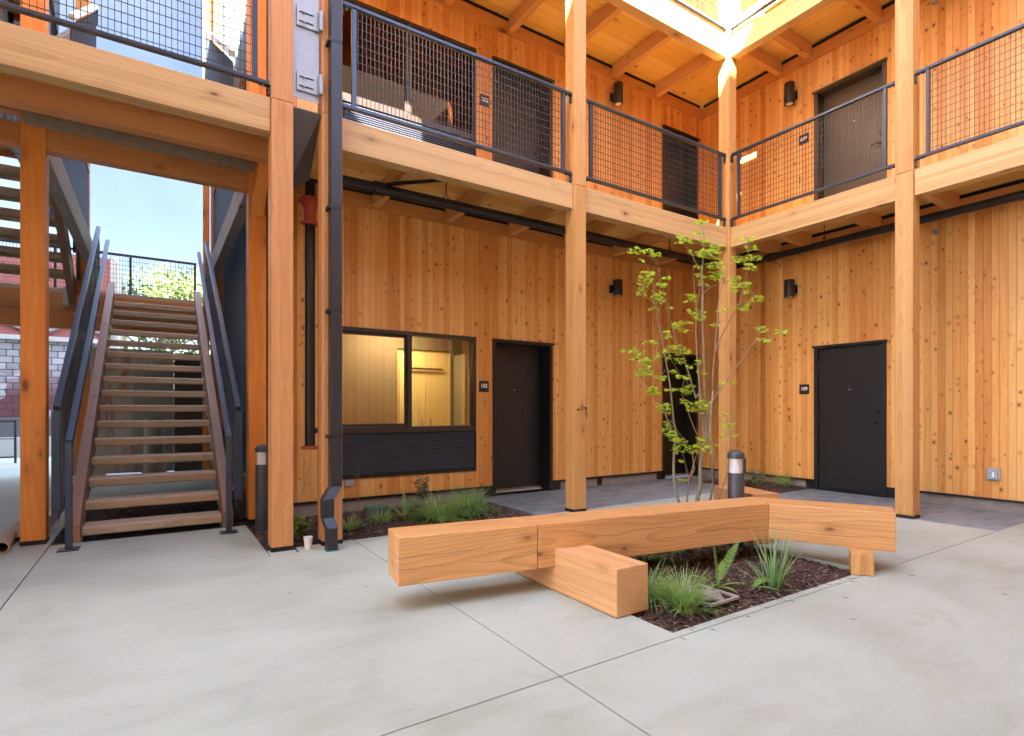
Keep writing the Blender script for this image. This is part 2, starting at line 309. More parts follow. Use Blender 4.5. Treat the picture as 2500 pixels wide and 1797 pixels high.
# ---------------------------------------------------------------- mesh builder
class MB:
    def __init__(s): s.v = []; s.f = []
    def add(s, vs, fs):
        k = len(s.v); s.v += [tuple(x) for x in vs]; s.f += [tuple(i+k for i in f) for f in fs]; return s
    def box(s, x0, x1, y0, y1, z0, z1):
        if x0 > x1: x0, x1 = x1, x0
        if y0 > y1: y0, y1 = y1, y0
        if z0 > z1: z0, z1 = z1, z0
        return s.add([(x0,y0,z0),(x1,y0,z0),(x1,y1,z0),(x0,y1,z0),(x0,y0,z1),(x1,y0,z1),(x1,y1,z1),(x0,y1,z1)],
                     [(0,3,2,1),(4,5,6,7),(0,1,5,4),(1,2,6,5),(2,3,7,6),(3,0,4,7)])
    def bar(s, p0, p1, w_, h_, up=(0,0,1)):
        p0 = Vector(p0); p1 = Vector(p1); d = (p1-p0).normalized(); up = Vector(up)
        a = d.cross(up)
        if a.length < 1e-4: a = d.cross(Vector((1,0,0)))
        a.normalize(); b = a.cross(d).normalized(); a = a*w_/2; b = b*h_/2
        return s.add([p0-a-b, p0+a-b, p0+a+b, p0-a+b, p1-a-b, p1+a-b, p1+a+b, p1-a+b],
                     [(3,2,1,0),(4,5,6,7),(0,1,5,4),(1,2,6,5),(2,3,7,6),(3,0,4,7)])
    def tube(s, pts, rad, n=10, cap=True):
        pts = [Vector(p) for p in pts]; rad = rad if hasattr(rad, '__len__') else [rad]*len(pts)
        k0 = len(s.v); prev = None; fs = []
        for i, p in enumerate(pts):
            d = (pts[min(i+1, len(pts)-1)]-pts[max(i-1, 0)]).normalized()
            if prev is None:
                a = d.cross(Vector((0,0,1)));  a = a if a.length > 1e-3 else d.cross(Vector((1,0,0)))
            else: a = prev-d*prev.dot(d)
            a.normalize(); prev = a; b = d.cross(a)
            for j in range(n):
                t = 2*math.pi*j/n; s.v.append(tuple(p+(a*math.cos(t)+b*math.sin(t))*rad[i]))
        for i in range(len(pts)-1):
            for j in range(n):
                q = k0+i*n+j; r2 = k0+i*n+(j+1) % n; s.f.append((q, r2, r2+n, q+n))
        if cap:
            s.f.append(tuple(range(k0+n-1, k0-1, -1))); e = k0+(len(pts)-1)*n; s.f.append(tuple(range(e, e+n)))
        return s
    def lathe(s, cx, cy, prof, n=24):   # prof = [(r,z)...]
        k0 = len(s.v)
        for r_, z in prof:
            for j in range(n):
                t = 2*math.pi*j/n; s.v.append((cx+r_*math.cos(t), cy+r_*math.sin(t), z))
        for i in range(len(prof)-1):
            for j in range(n):
                q = k0+i*n+j; r2 = k0+i*n+(j+1) % n; s.f.append((q, r2, r2+n, q+n))
        s.f.append(tuple(range(k0+n-1, k0-1, -1))); e = k0+(len(prof)-1)*n; s.f.append(tuple(range(e, e+n)))
        return s
    def prism(s, poly, z0, z1):
        n = len(poly); k = len(s.v); s.v += [(x, y, z0) for x, y in poly]+[(x, y, z1) for x, y in poly]
        s.f.append(tuple(range(k+n-1, k-1, -1))); s.f.append(tuple(range(k+n, k+2*n)))
        for i in range(n): j = (i+1) % n; s.f.append((k+i, k+j, k+n+j, k+n+i))
        return s
    def build(s, name, mat, parent=None, origin=None, smooth=False, bevel=0, seg=2):
        me = bpy.data.meshes.new(name)
        og = Vector(origin) if origin is not None else Vector((0,0,0))
        me.from_pydata([tuple(Vector(v)-og) for v in s.v], [], s.f); me.update()
        bm = bmesh.new(); bm.from_mesh(me); bmesh.ops.recalc_face_normals(bm, faces=bm.faces); bm.to_mesh(me); bm.free()
        me.materials.append(mat)
        if smooth:
            for p_ in me.polygons: p_.use_smooth = True
        ob = bpy.data.objects.new(name, me); sc.collection.objects.link(ob)
        if parent is not None:
            ob.parent = parent; pw = Vector((0,0,0)); q = parent
            while q: pw += q.location; q = q.parent
            ob.location = og-pw
        else: ob.location = og
        if bevel:
            md = ob.modifiers.new('bevel', 'BEVEL'); md.width = bevel; md.segments = seg; md.limit_method = 'ANGLE'; md.angle_limit = R(40)
        if smooth:
            try: me.set_sharp_from_angle(angle=R(40))
            except Exception: pass
        return ob
def tag(o, label=None, cat=None, group=None, kind=None):
    if label: o['label'] = label
    if cat: o['category'] = cat
    if group: o['group'] = group
    if kind: o['kind'] = kind
    return o
def empty(name, loc, label, cat, group=None):
    o = bpy.data.objects.new(name, None); o.empty_display_size = .1; sc.collection.objects.link(o); o.location = loc
    return tag(o, label, cat, group)
def mid(s):
    xs = list(zip(*s.v)); return tuple((min(a)+max(a))/2 for a in xs)
rs = random.Random(7)
# ---------------------------------------------------------------- geometry constants
PF = 4.976       # courtyard face of the north row of posts (y)
PX = 6.945       # courtyard face of the east row of posts (x)
WA = 6.572       # north wall plane (y)
WB = 8.375       # east wall plane (x)
PW = .175
Z1B, Z1T = 3.545, 3.835       # first gallery beam
Z2B, Z2T = 6.30, 6.595        # second gallery beam
# ---------------------------------------------------------------- ground
b = MB().box(-120, 120, -60, 160, -1.2, -.06); g0 = b.build('ground', groundm); tag(g0, kind='structure')
PLX0, PLX1, PLY0, PLY1 = 2.335, 4.46, 2.02, 3.75
J = .0035
def slabs():
    b = MB()
    def r_(x0, x1, y0, y1): b.box(x0+J, x1-J, y0+J, y1-J, -.12, 0)
    for x0, x1 in ((-14, -7.4), (-7.4, -.785), (-.785, 1.53), (1.53, 6.975), (6.975, 12)):
        r_(x0, x1, -2.9, 1.965)
    for x0, x1 in ((-14, -7.4), (-7.4, -.785)): r_(x0, x1, 1.965, 6.3)
    # bay with the stair foot and the west end of the planting bed
    b.box(-.785+J, 1.53-J, 1.965+J, 4.86, -.12, 0); b.box(-.785+J, .79-J, 4.86, 6.3-J, -.12, 0)
    b.box(.79+J, 1.00, 4.86, 5.06, -.12, 0); b.box(1.02, 1.53-J, 4.86, 5.06, -.12, 0)
    # bay with the square planter
    b.box(1.53+J, PLX0, 1.965+J, 5.06, -.12, 0)
    b.box(PLX0, PLX1, 1.965+J, PLY0, -.12, 0)
    b.box(PLX0, PLX1, PLY1, 5.06, -.12, 0)
    b.box(PLX1, 6.97, 1.965+J, 5.10, -.12, 0)
    b.box(3.69, PLX1, 5.06, 5.10, -.12, 0)
    # lane west and north of the stair
    for x0, x1 in ((-14, -7.4), (-7.4, -4.1), (-4.1, -.785)):
        for y0, y1 in ((6.3, 9.4), (9.4, 13.0), (13.0, 18.2)): r_(x0, x1, y0, y1)
    r_(-.785, 1.0, 9.2, 12.4)
    return b
tag(slabs().build('concrete_paving', floor_m, bevel=.0025, seg=1), kind='structure')
b = MB().box(-14, 12, -2.9, 2.0, -.055, -.007).box(-14, 1.6, 2.0, 4.8, -.055, -.007); tag(b.build('joint_filler', dark_gap), kind='structure')
b = MB().box(3.66, WB+.02, 5.104, WA+.02, -.12, -.004).box(6.974, WB+.02, -2.9, 5.10, -.12, -.004)
tag(b.build('slate_paving', paver_m), kind='structure')
b = MB().box(-1.0, 1.53, 6.31, 9.2, -.14, -.03); tag(b.build('packed_soil', mulch_m), kind='structure')
def mulch(name, x0, x1, y0, y1, dens, seed, zb=-.035):
    rr = random.Random(seed); nx = int((x1-x0)/.05)+1; ny = int((y1-y0)/.05)+1; b = MB(); vs = []
    for j in range(ny+1):
        for i in range(nx+1):
            x = x0+(x1-x0)*i/nx; y = y0+(y1-y0)*j/ny
            e = min(1, min(i, nx-i, j, ny-j)/4)
            if seed == 3 and 2.76 < x < 3.12 and 2.09 < y < 2.47: e = -.4
            z = zb+e*(.05*noise.noise((x*2.1, y*2.1, seed))+.028)+.012*noise.noise((x*11, y*11, seed))
            vs.append((x, y, z))
    b.add(vs, [(j*(nx+1)+i, j*(nx+1)+i+1, (j+1)*(nx+1)+i+1, (j+1)*(nx+1)+i) for j in range(ny) for i in range(nx)])
    ob = b.build(name, mulch_m, smooth=True); tag(ob, kind='structure')
    c = MB()
    for _ in range(int(dens*(x1-x0)*(y1-y0))):
        x = rr.uniform(x0+.01, x1-.01); y = rr.uniform(y0+.01, y1-.01)
        e = min(1, min(x-x0, x1-x, y-y0, y1-y)/.2)
        z = zb+e*(.05*noise.noise((x*2.1, y*2.1, seed))+.028)+.012
        a = rr.uniform(0, math.pi); L = rr.uniform(.006, .022); W = rr.uniform(.003, .007)
        d = Vector((math.cos(a), math.sin(a), rr.uniform(-.5, .5)))*L; s2 = Vector((-math.sin(a), math.cos(a), rr.uniform(-.6, .6)))*W
        p = Vector((x, y, z)); c.add([p-d-s2, p+d-s2*.6, p+d+s2, p-d+s2*.8, p+Vector((0, 0, W))], [(0,1,4),(1,2,4),(2,3,4),(3,0,4),(0,3,2,1)])
    o2 = c.build('mulch_chips', chip_m); tag(o2, 'loose dark bark chips lying over a planting bed', 'mulch', kind='stuff')
    return ob
mulch('planter_soil', PLX0, PLX1, PLY0, PLY1, 2600, 3)
mulch('long_bed_soil', .80, 3.66, 5.06, WA, 1500, 5)
mulch('stair_bed_soil', -.5, 1.5, 6.7, 9.15, 500, 9, -.01)
mulch('corner_bed_soil', 7.55, WB, 4.56, 6.05, 900, 11, .0)
# ---------------------------------------------------------------- posts
def post(x, y, z0, z1, label, mat=None, shoe=False, group=None, w_=PW):
    e = empty('timber_post', (x+w_/2, y+w_/2, 0 if shoe else z0), label, 'post', group)
    MB().box(x, x+w_, y, y+w_, z0+(.035 if shoe else .0015), z1-.0015).build('shaft', mat or post_m, e, (x+w_/2, y+w_/2, (z0+z1)/2), bevel=.006)
    if shoe: MB().box(x-.003, x+w_+.003, y-.003, y+w_+.003, 0, .032).build('base_shoe', black, e, (x+w_/2, y+w_/2, 0))
    return e
ZJ = 3.82; ZK = 6.59; ZR = 9.45
cols = [(-2.15, PF, 'far left post of the courtyard row, left of the stair'),
        (.815, PF, 'wide orange post in front of the right side of the stair'),
        (1.232, PF, 'post behind the black downspout'),
        (4.084, PF, 'slim post right of door 102, rising behind the bench'),
        (PX, PF, 'inner corner post behind the maple'),
        (PX, 2.676, 'post just right of door 109 and the end of the bench'),
        (PX, .38, 'near right post at the edge of the courtyard')]
for x, y, l in cols:
    mt_ = post_n if x in (.815, 1.232) else None
    post(x, y, 0, ZJ, 'ground floor timber post: '+l, mt_, shoe=True)
    post(x, y, ZJ, ZK, 'second floor timber post: '+l, mt_)
    post(x, y, ZK, ZR, 'third floor timber post: '+l)
post(-1.0, 6.40, 0, 8.5, 'tall orange stained post left of the stair foot', post_o, True)
post(.822, 6.39, 0, 8.5, 'tall orange stained post right of the stair foot', post_o, True)
post(-1.07, 11.1, 0, 9.5, 'brown post at the left of the stair landing', post_o, True)
post(.70, 11.1, 0, 9.5, 'narrow brown post right of the stair landing', post_o, True, w_=.10)
post(.83, 11.15, 0, 9.5, 'wider brown post behind the landing beside the metal cladding', post_o, True)
# ---------------------------------------------------------------- beams
def beamx(x0, x1, y0, y1, z0, z1, label, mat=None, name='timber_beam', cat='beam', bv=.006, group=None):
    b = MB().box(x0+.002, x1-.002, y0, y1, z0, z1); o = b.build(name, mat or beam_x, None, mid(b), bevel=bv); return tag(o, label, cat, group)
def beamy(x0, x1, y0, y1, z0, z1, label, mat=None, name='timber_beam', cat='beam', bv=.006, group=None):
    b = MB().box(x0, x1, y0+.002, y1-.002, z0, z1); o = b.build(name, mat or beam_y, None, mid(b), bevel=bv); return tag(o, label, cat, group)
y0, y1 = PF+.035, PF+.172
for lv, (za, zb) in (('first', (Z1B, Z1T)), ('second', (Z2B, Z2T))):
    if lv == 'first': beamx(-1.975, .815, y0, y1, za, zb, 'pale edge beam of the first gallery, above the stair')
    beamx(1.232+PW, 4.084, y0, y1, za, zb, 'pale edge beam of the %s gallery, above door 102' % lv)
    beamx(4.084+PW, PX, y0, y1, za, zb, 'pale edge beam of the %s gallery, left of the corner post' % lv)
    beamy(PX+.035, PX+.172, 2.676+PW, PF, za, zb, 'pale edge beam of the %s gallery, right of the corner post' % lv)
    beamy(PX+.035, PX+.172, .38+PW, 2.676, za, zb, 'pale edge beam of the %s gallery, at the right edge of the photo' % lv)
beamx(-1.975, .985, 5.60, 5.74, 3.56, 3.848, 'dark orange beam behind the edge beam above the stair', beam_xo)
beamx(-.825, .822, 6.40, 6.54, 3.525, 3.79, 'orange header beam between the two posts at the stair foot', beam_xo)
beamx(-2.6, -1.0, 6.41, 6.54, 3.53, 3.73, 'short orange header left of the stained post at the stair', beam_xo)
beamx(-.97, .87, 6.335, 6.375, 3.70, 3.80, 'grey weathered ledger strip above the stair header', grey_wood, 'ledger_strip', 'timber strip', .002)
beamx(-2.0, .99, 6.382, 6.50, 3.802, 3.90, 'dark edge board of the walkway above the ledger strip', beam_xo)
b = MB().tube([(-1.9, 6.2, 3.79), (.99, 6.2, 3.79)], .013, 10); tag(b.build('steel_conduit', galv, None, mid(b), smooth=True), 'long silver conduit running under the gallery above the stair', 'conduit')
beamy(-.95, -.83, 6.58, 11.09, 3.52, 3.84, 'weathered grey walkway beam left of the stair', beam_yo)
beamy(.80, .92, 6.57, 11.09, 3.52, 3.84, 'weathered grey walkway beam right of the stair', beam_yo)
# knee braces
def brace(p0, p1, label, mat=post_o):
    b = MB().bar(p0, p1, .11, .13); tag(b.build('knee_brace', mat, None, mid(b), bevel=.004), label, 'brace')
brace((.905, 6.40, 3.30), (.905, 5.76, 3.76), 'orange knee brace right of the stair header')
brace((1.10, 6.45, 3.15), (1.10, 5.55, 3.80), 'orange knee brace between the two posts beside the riser pipe')
# ---------------------------------------------------------------- joists and decks
GJ = 'ceiling joists of the galleries'
k = 0
for lv, (zj0, zj1) in enumerate(((3.665, 3.850), (6.53, 6.735))):
    jn = 'first' if lv == 0 else 'second'
    xs = [2.245+.985*i for i in range(6)]
    for i, x in enumerate(xs):
        where = ('above the window', 'above door 102', 'just left of the slim post', 'right of the slim post', 'above the wall lamp', 'nearest the corner')[i]
        beamy(x-.045, x+.045, PF+.175, WA-.034, zj0, zj1, 'ceiling joist over the north %s gallery, %s' % (jn, where), joist_y, 'ceiling_joist', 'joist', .004, GJ)
    ys = [PF-.40, PF-1.35, PF-2.22, PF-3.10, PF-4.05]
    for i, y in enumerate(ys):
        where = ('nearest the corner', 'above door 109', 'left of the right-hand post', 'right of the right-hand post', 'at the photo edge')[i]
        beamx(PX+.175, WB-.034, y-.045, y+.045, zj0, zj1, 'ceiling joist over the east %s gallery, %s' % (jn, where), joist_x, 'ceiling_joist', 'joist', .004, GJ)
    z = zj1+.004
    b = MB().box(1.02, PX+.176, PF+.176, WA-.007, z, z+.026); tag(b.build('gallery_deck', deck_x), 'plank deck of the north %s gallery seen from below' % jn, 'deck')
    b = MB().box(PX+.18, WB-.007, -2.9, WA-.007, z, z+.026); tag(b.build('gallery_deck', deck_y), 'plank deck of the east %s gallery seen from below' % jn, 'deck')
    beamx(PX+.18, WB-.034, PF+.04, PF+.13, zj0, zj1, 'corner joist of the %s gallery behind the corner post' % jn, joist_x, 'ceiling_joist', 'joist', .004, GJ)
beamx(1.232+PW, PX-.01, PF+.07, PF+.17, 6.598, 6.76, 'added board blocking the sun slit over the north second gallery beam', beam_x, 'sun_slit_board', 'board', .003)  # added to stop sun leaking between beam and deck
beamy(.38+PW, PF+.06, PX+.07, PX+.17, 6.598, 6.76, 'added board to block the sun slit of the east second gallery', beam_y, 'sun_slit_board', 'board', .003)
# walkway above the stair: boards with gaps
b = MB(); x = -2.4
while x < .98: b.box(x, x+.128, PF+.178, 6.38, 3.866, 3.90); x += .136
tag(b.build('walkway_deck', joist_y), 'walkway boards above the stair with thin gaps', 'deck')
b = MB().box(1.0, WB+.3, 4.90, 12, ZR, ZR+.25).box(6.87, WB+.3, -9, 4.90, ZR, ZR+.25)
tag(b.build('roof', plain('roof', (.12, .11, .10), .8)), 'roof edge over the third floor galleries', 'roof')
# ---------------------------------------------------------------- walls with openings
def holes_wall(axis, c0, c1, u0, u1, z0, z1, holes):
    b = MB(); us = sorted({u0, u1, *[h[0] for h in holes if u0 < h[0] < u1], *[h[1] for h in holes if u0 < h[1] < u1]})
    for a, e in zip(us, us[1:]):
        m = (a+e)/2; zs = [(z0, z1)]
        for h in holes:
            if h[0] <= m <= h[1]:
                nz = []
                for p, q in zs:
                    if h[3] <= p or h[2] >= q: nz.append((p, q)); continue
                    if h[2] > p: nz.append((p, h[2]))
                    if h[3] < q: nz.append((h[3], q))
                zs = nz
        for p, q in zs:
            if axis == 'y': b.box(a, e, c0, c1, p, q)
            else: b.box(c0, c1, a, e, p, q)
    return b
WX0, WX1 = 1.70, 3.665      # window opening
D1 = (3.925, 4.968); D3 = (7.343, 8.272); DB = (3.535, 4.522)
L2 = 3.912
wallA = empty('north_cedar_wall', (1.08, WA, 0), 'long knotty cedar clad wall with window and door 102', 'wall')
hA1 = [(WX0, WX1, .372, 2.19), (*D1, 0, 2.19), (*D3, 0, 2.19)]
hA2 = [(WX0, WX1, L2+.36, 6.115), (*D1, L2, 6.10), (*D3, L2, 6.11)]
holes_wall('y', WA, WA+.22, 1.08, WB, .145, 3.64, hA1).build('siding', cedar_x, wallA)
holes_wall('y', WA, WA+.22, 1.08, WB, 3.92, 6.49, hA2).build('siding', cedar_x, wallA)
holes_wall('y', WA, WA+.22, 1.08, WB+.2, 6.79, ZR, [(4.0, 4.95, 6.79, 8.9)]).build('siding', cedar_x, wallA)
for z0, z1 in ((3.64, 3.80), (6.49, 6.665)):
    MB().box(1.08, WB-.031, WA-.03, WA+.2, z0, z1).build('rim_board', rim_x, wallA, ((1.08+WB)/2, WA, z0), bevel=.002)
    MB().box(1.08, WB-.05, WA-.006, WA+.2, z1+.001, z1+.068).build('shadow_gap', dark_gap, wallA)
holes_wall('y', WA+.014, WA+.2, 1.08, WB, -.1, .142, [(D1[0]-.1, D1[1]+.1, -.1, .15), (D3[0]-.12, D3[1]+.1, -.1, .15)]).build('foundation', concm, wallA)
fl = MB()
for a, e in ((1.08, D1[0]), (D1[1], D3[0]), (D3[1], WB)): fl.box(a, e, WA-.012, WA+.012, .118, .143)
for a, e in ((D1[0]-.12, D1[0]), (D1[1], D1[1]+.16), (D3[0]-.13, D3[0]), (D3[1], D3[1]+.09), (5.86, 5.96)): fl.box(a, e, WA+.006, WA+.1, 0, .117)
fl.build('base_flashing', black, wallA)
wallB = empty('east_cedar_wall', (WB, 0, 0), 'knotty cedar clad wall on the right with door 109', 'wall')
hB1 = [(*DB, 0, 2.16)]; hB2 = [(*DB, L2, 6.0)]
holes_wall('x', WB, WB+.22, -9, WA-.001, .145, 3.60, hB1).build('siding', cedar_y, wallB)
holes_wall('x', WB, WB+.22, -9, WA-.001, 3.92, 6.49, hB2).build('siding', cedar_y, wallB)
holes_wall('x', WB, WB+.22, -9, WA-.001, 6.79, ZR, [(3.4, 4.4, 6.79, 8.9)]).build('siding', cedar_y, wallB)
for z0, z1 in ((3.60, 3.80), (6.49, 6.665)):
    MB().box(WB-.03, WB+.2, -9, WA-.032, z0, z1).build('rim_board', rim_y, wallB, (WB, 2, z0), bevel=.002)
    MB().box(WB-.006, WB+.2, -9, WA-.05, z1+.001, z1+.068).build('shadow_gap', dark_gap, wallB)
holes_wall('x', WB+.014, WB+.2, -9, WA, -.1, .142, [(DB[0]-.1, DB[1]+.1, -.1, .15)]).build('foundation', concm, wallB)
fl = MB()
for a, e in ((-9, DB[0]), (DB[1], WA-.013)): fl.box(WB-.012, WB+.012, a, e, .118, .143)
for a, e in ((DB[0]-.13, DB[0]), (DB[1], DB[1]+.13)): fl.box(WB+.006, WB+.1, a, e, 0, .117)
fl.build('base_flashing', black, wallB)
# upper floor interiors are closed volumes
b = MB().box(1.08, WB+.2, WA+.62, WA+.70, 3.9, ZR).box(WB+.45, WB+.5, -9, WA+.6, 0, ZR).box(3.9, WB+.2, WA+.25, 10.5, 3.80, 3.88)
tag(b.build('inner_partition', plain('reflection_brown', (.36, .19, .09), .7, 0, .2, 3)), 'rooms behind the doors, brown in place of mirrored timber', 'wall')  # wall brown stands in for timber reflected in the upper window
# ---------------------------------------------------------------- doors
def door(axis, u0, u1, z0, z1, depth, label, hinge_low, deadbolt=True, peep=1.49, fr=.055, mat=None):
    """axis y: door in the north wall, axis x: door in the east wall. depth = how far the leaf is set back"""
    W0 = WA if axis == 'y' else WB
    e = empty('entry_door', ((u0+u1)/2, W0, z0) if axis == 'y' else (W0, (u0+u1)/2, z0), label, 'door')
    def bx(b, a0, a1, c0, c1, h0, h1): return b.box(a0, a1, W0+c0, W0+c1, h0, h1) if axis == 'y' else b.box(W0+c0, W0+c1, a0, a1, h0, h1)
    f = MB(); bx(f, u0+.001, u0+fr, -.012, depth+.06, z0+.001, z1-.001); bx(f, u1-fr, u1-.001, -.012, depth+.06, z0+.001, z1-.001)
    bx(f, u0+fr, u1-fr, -.012, depth+.06, z1-.05, z1-.001); bx(f, u0-.012, u1+.012, -.045, -.0125, z1-.035, z1-.008)
    f.build('door_frame', mat or blackd, e)
    s_ = MB(); bx(s_, u0+fr+.003, u1-fr-.003, depth, depth+.045, z0+.025, z1-.053); leaf = s_.build('door_leaf', mat or blackd, e, bevel=.002)
    t = MB(); bx(t, u0+fr, u1-fr, -.02 if depth < .1 else depth-.05, depth+.05, z0+.0, z0+.022); t.build('threshold', black if depth < .1 else palec, e)
    um = (u0+u1)/2; lo = hinge_low; lx = (u1-fr-.08) if lo else (u0+fr+.08)
    def P(u, c, h): return (u, W0+c, h) if axis == 'y' else (W0+c, u, h)
    pm = MB().tube([P(um, depth+.001, z0+peep), P(um, depth-.006, z0+peep)], .011, 12); pm.build('peephole', galv, leaf)
    hd = MB().tube([P(lx, depth, z0+1.02), P(lx, depth-.012, z0+1.02)], .028, 16)
    hd.tube([P(lx, depth-.01, z0+1.02), P(lx, depth-.05, z0+1.02), P(lx+(-.11 if lo else .11), depth-.052, z0+1.018)], .0095, 8); hd.build('lever_handle', black, leaf, smooth=True)
    if deadbolt: MB().tube([P(lx, depth, z0+1.17), P(lx, depth-.022, z0+1.17)], [.03, .026], 16).build('deadbolt', black, leaf, smooth=True)
    hx = (u0+fr) if lo else (u1-fr)
    for hz in (.28, 1.05, 1.85): MB().tube([P(hx, depth-.008, z0+hz-.05), P(hx, depth-.008, z0+hz+.05)], .008, 8).build('hinge', bronze, leaf)
    return e
door('y', *D1, 0, 2.19, .24, 'deep set black door 102, beside the wide window', True)
door('y', *D3, 0, 2.19, .24, 'black ground floor door behind the maple stems', True)
door('x', *DB, 0, 2.16, .03, 'flush black door 109 in the right-hand cedar wall', False, mat=blackd)
bronzed = plain('bronze_door_paint', (.085, .062, .040), .38, .25, .05, 4, rv=.03)
door('y', *D1, L2, 6.10, .24, 'brown black door 202 on the upper gallery behind mesh', True, mat=plain('brown_door_paint', (.035, .024, .018), .42, rv=.04))
door('y', *D3, L2, 6.11, .24, 'dark upper gallery door left of the corner post', True)
door('x', *DB, L2, 6.0, .16, 'olive bronze upper door 209 with deep frame', False, mat=bronzed)
door('y', 4.0, 4.95, 6.79, 8.9, .1, 'third floor door in the north wall', True)
door('x', 3.4, 4.4, 6.79, 8.9, .1, 'third floor door in the east wall', False)
# ---------------------------------------------------------------- windows
def window(z0, z1, lz, label, gl, inside):
    e = empty('sliding_window', ((WX0+WX1)/2, WA, z0), label, 'window')
    xm = 2.70; f = MB(); a0, a1 = WX0, WX1; d0, d1 = -.014, .11
    f.box(a0+.001, a0+.05, WA+d0, WA+d1, z0, z1-.001).box(a1-.045, a1-.001, WA+d0, WA+d1, z0, z1-.001)
    f.box(a0+.05, a1-.045, WA+d0, WA+d1, z1-.05, z1-.001).box(a0+.05, a1-.045, WA+d0, WA+d1, z0, z0+.075)
    f.box(xm-.03, xm+.03, WA+d0-.001, WA+d1, z0+.075, z1-.05)
    f.build('frame', bronze, e, bevel=.003)
    s_ = MB(); s_.box(a0+.051, xm-.031, WA+.02, WA+.05, z0+.076, z0+.115).box(a0+.051, xm-.031, WA+.02, WA+.05, z1-.085, z1-.051)
    s_.box(a0+.051, a0+.075, WA+.02, WA+.05, z0+.115, z1-.085).box(xm-.048, xm-.031, WA+.02, WA+.05, z0+.115, z1-.085)
    s_.build('sash', bronze, e)
    MB().box(a0+.075, xm-.048, WA+.033, WA+.037, z0+.115, z1-.085).build('pane', gl, e)
    MB().box(xm+.03, a1-.045, WA+.060, WA+.064, z0+.075, z1-.05).build('pane', gl, e)
    lv = MB(); lv.box(a0+.001, a1-.001, WA-.016, WA+.01, lz, lz+.05).box(a1-.03, a1-.001, WA-.016, WA+.01, lz+.05, z0-.002).box(a0+.001, a0+.03, WA-.016, WA+.01, lz+.05, z0-.002)
    lf = lv.build('louvre_frame', black, e)
    sl_ = MB(); z = lz+.058
    while z < z0-.02:
        sl_.add([(a0+.03, WA-.008, z), (a1-.03, WA-.008, z), (a1-.03, WA-.008, z+.007), (a0+.03, WA-.008, z+.007), (a0+.03, WA+.022, z+.013), (a1-.03, WA+.022, z+.013), (a1-.03, WA+.022, z+.02), (a0+.03, WA+.022, z+.02)],
                [(0,1,2,3),(3,2,6,7),(4,7,6,5),(0,4,5,1)]); z += .0265
    sl_.build('louvre_slats', plain('louvre_paint', (.11, .12, .15), .35, .4), lf)
    MB().box(a0, a1, WA+.05, WA+.06, lz, z0).build('louvre_back', dark_gap, lf)
    return e
window(.91, 2.19, .372, 'wide two-pane dark framed window with louvre, left of door 102', glass, True)
window(L2+.95, 6.115, L2+.36, 'upper sliding window behind the mesh railing', glass_dark, False)
# room behind the ground floor window
room = empty('lit_room', (3.0, 7.5, 0), 'yellow lit room with closet seen through the right pane', 'room')
b = MB().box(1.2, 6.0, WA+.23, 9.6, .0, .05).box(1.2, 6.0, WA+.23, 9.6, 2.55, 2.6).box(1.15, 1.2, WA+.23, 9.6, .05, 2.55).box(6.0, 6.05, WA+.23, 9.6, .05, 2.55).box(1.15, 6.05, 9.6, 9.65, 0, 2.6)
b.build('room_shell', roomw, room)
cl = MB().box(3.25, 3.69, 8.3, 8.34, .1, 2.12).box(3.695, 4.14, 8.3, 8.34, .1, 2.12).box(3.22, 4.17, 8.345, 8.9, .05, 2.16).build('closet', closetm, room, bevel=.003)
MB().box(1.2, 3.21, 8.30, 8.4, .05, 2.55).box(3.21, 4.18, 8.30, 8.4, 2.17, 2.55).box(4.18, 6, 8.30, 8.4, .05, 2.55).build('back_wall', roomw, room)
h_ = MB()
for x in (3.62, 3.77): h_.tube([(x, 8.30, .93), (x, 8.27, .93), (x, 8.27, 1.05), (x, 8.30, 1.05)], .006, 6)
h_.build('closet_handle', black, cl)
MB().bar((3.42, 8.26, 1.86), (3.98, 8.26, 1.86), .02, .03).build('door_rail', bronze, cl)
MB().box(1.3, 6.0, 7.4, 7.45, 2.25, 2.55).build('soffit', plain('grey_green_paint', (.22, .25, .20), .8), room)
MB().box(4.2, 4.5, 7.9, 8.29, .05, 2.1).build('side_wall', plain('olive_wall', (.26, .22, .14), .8), room)
MB().box(2.6, 3.4, 7.6, 8.0, 2.50, 2.53).build('ceiling_lamp', emit('warm_lamp', (1.0, .86, .60), 2.4), room)
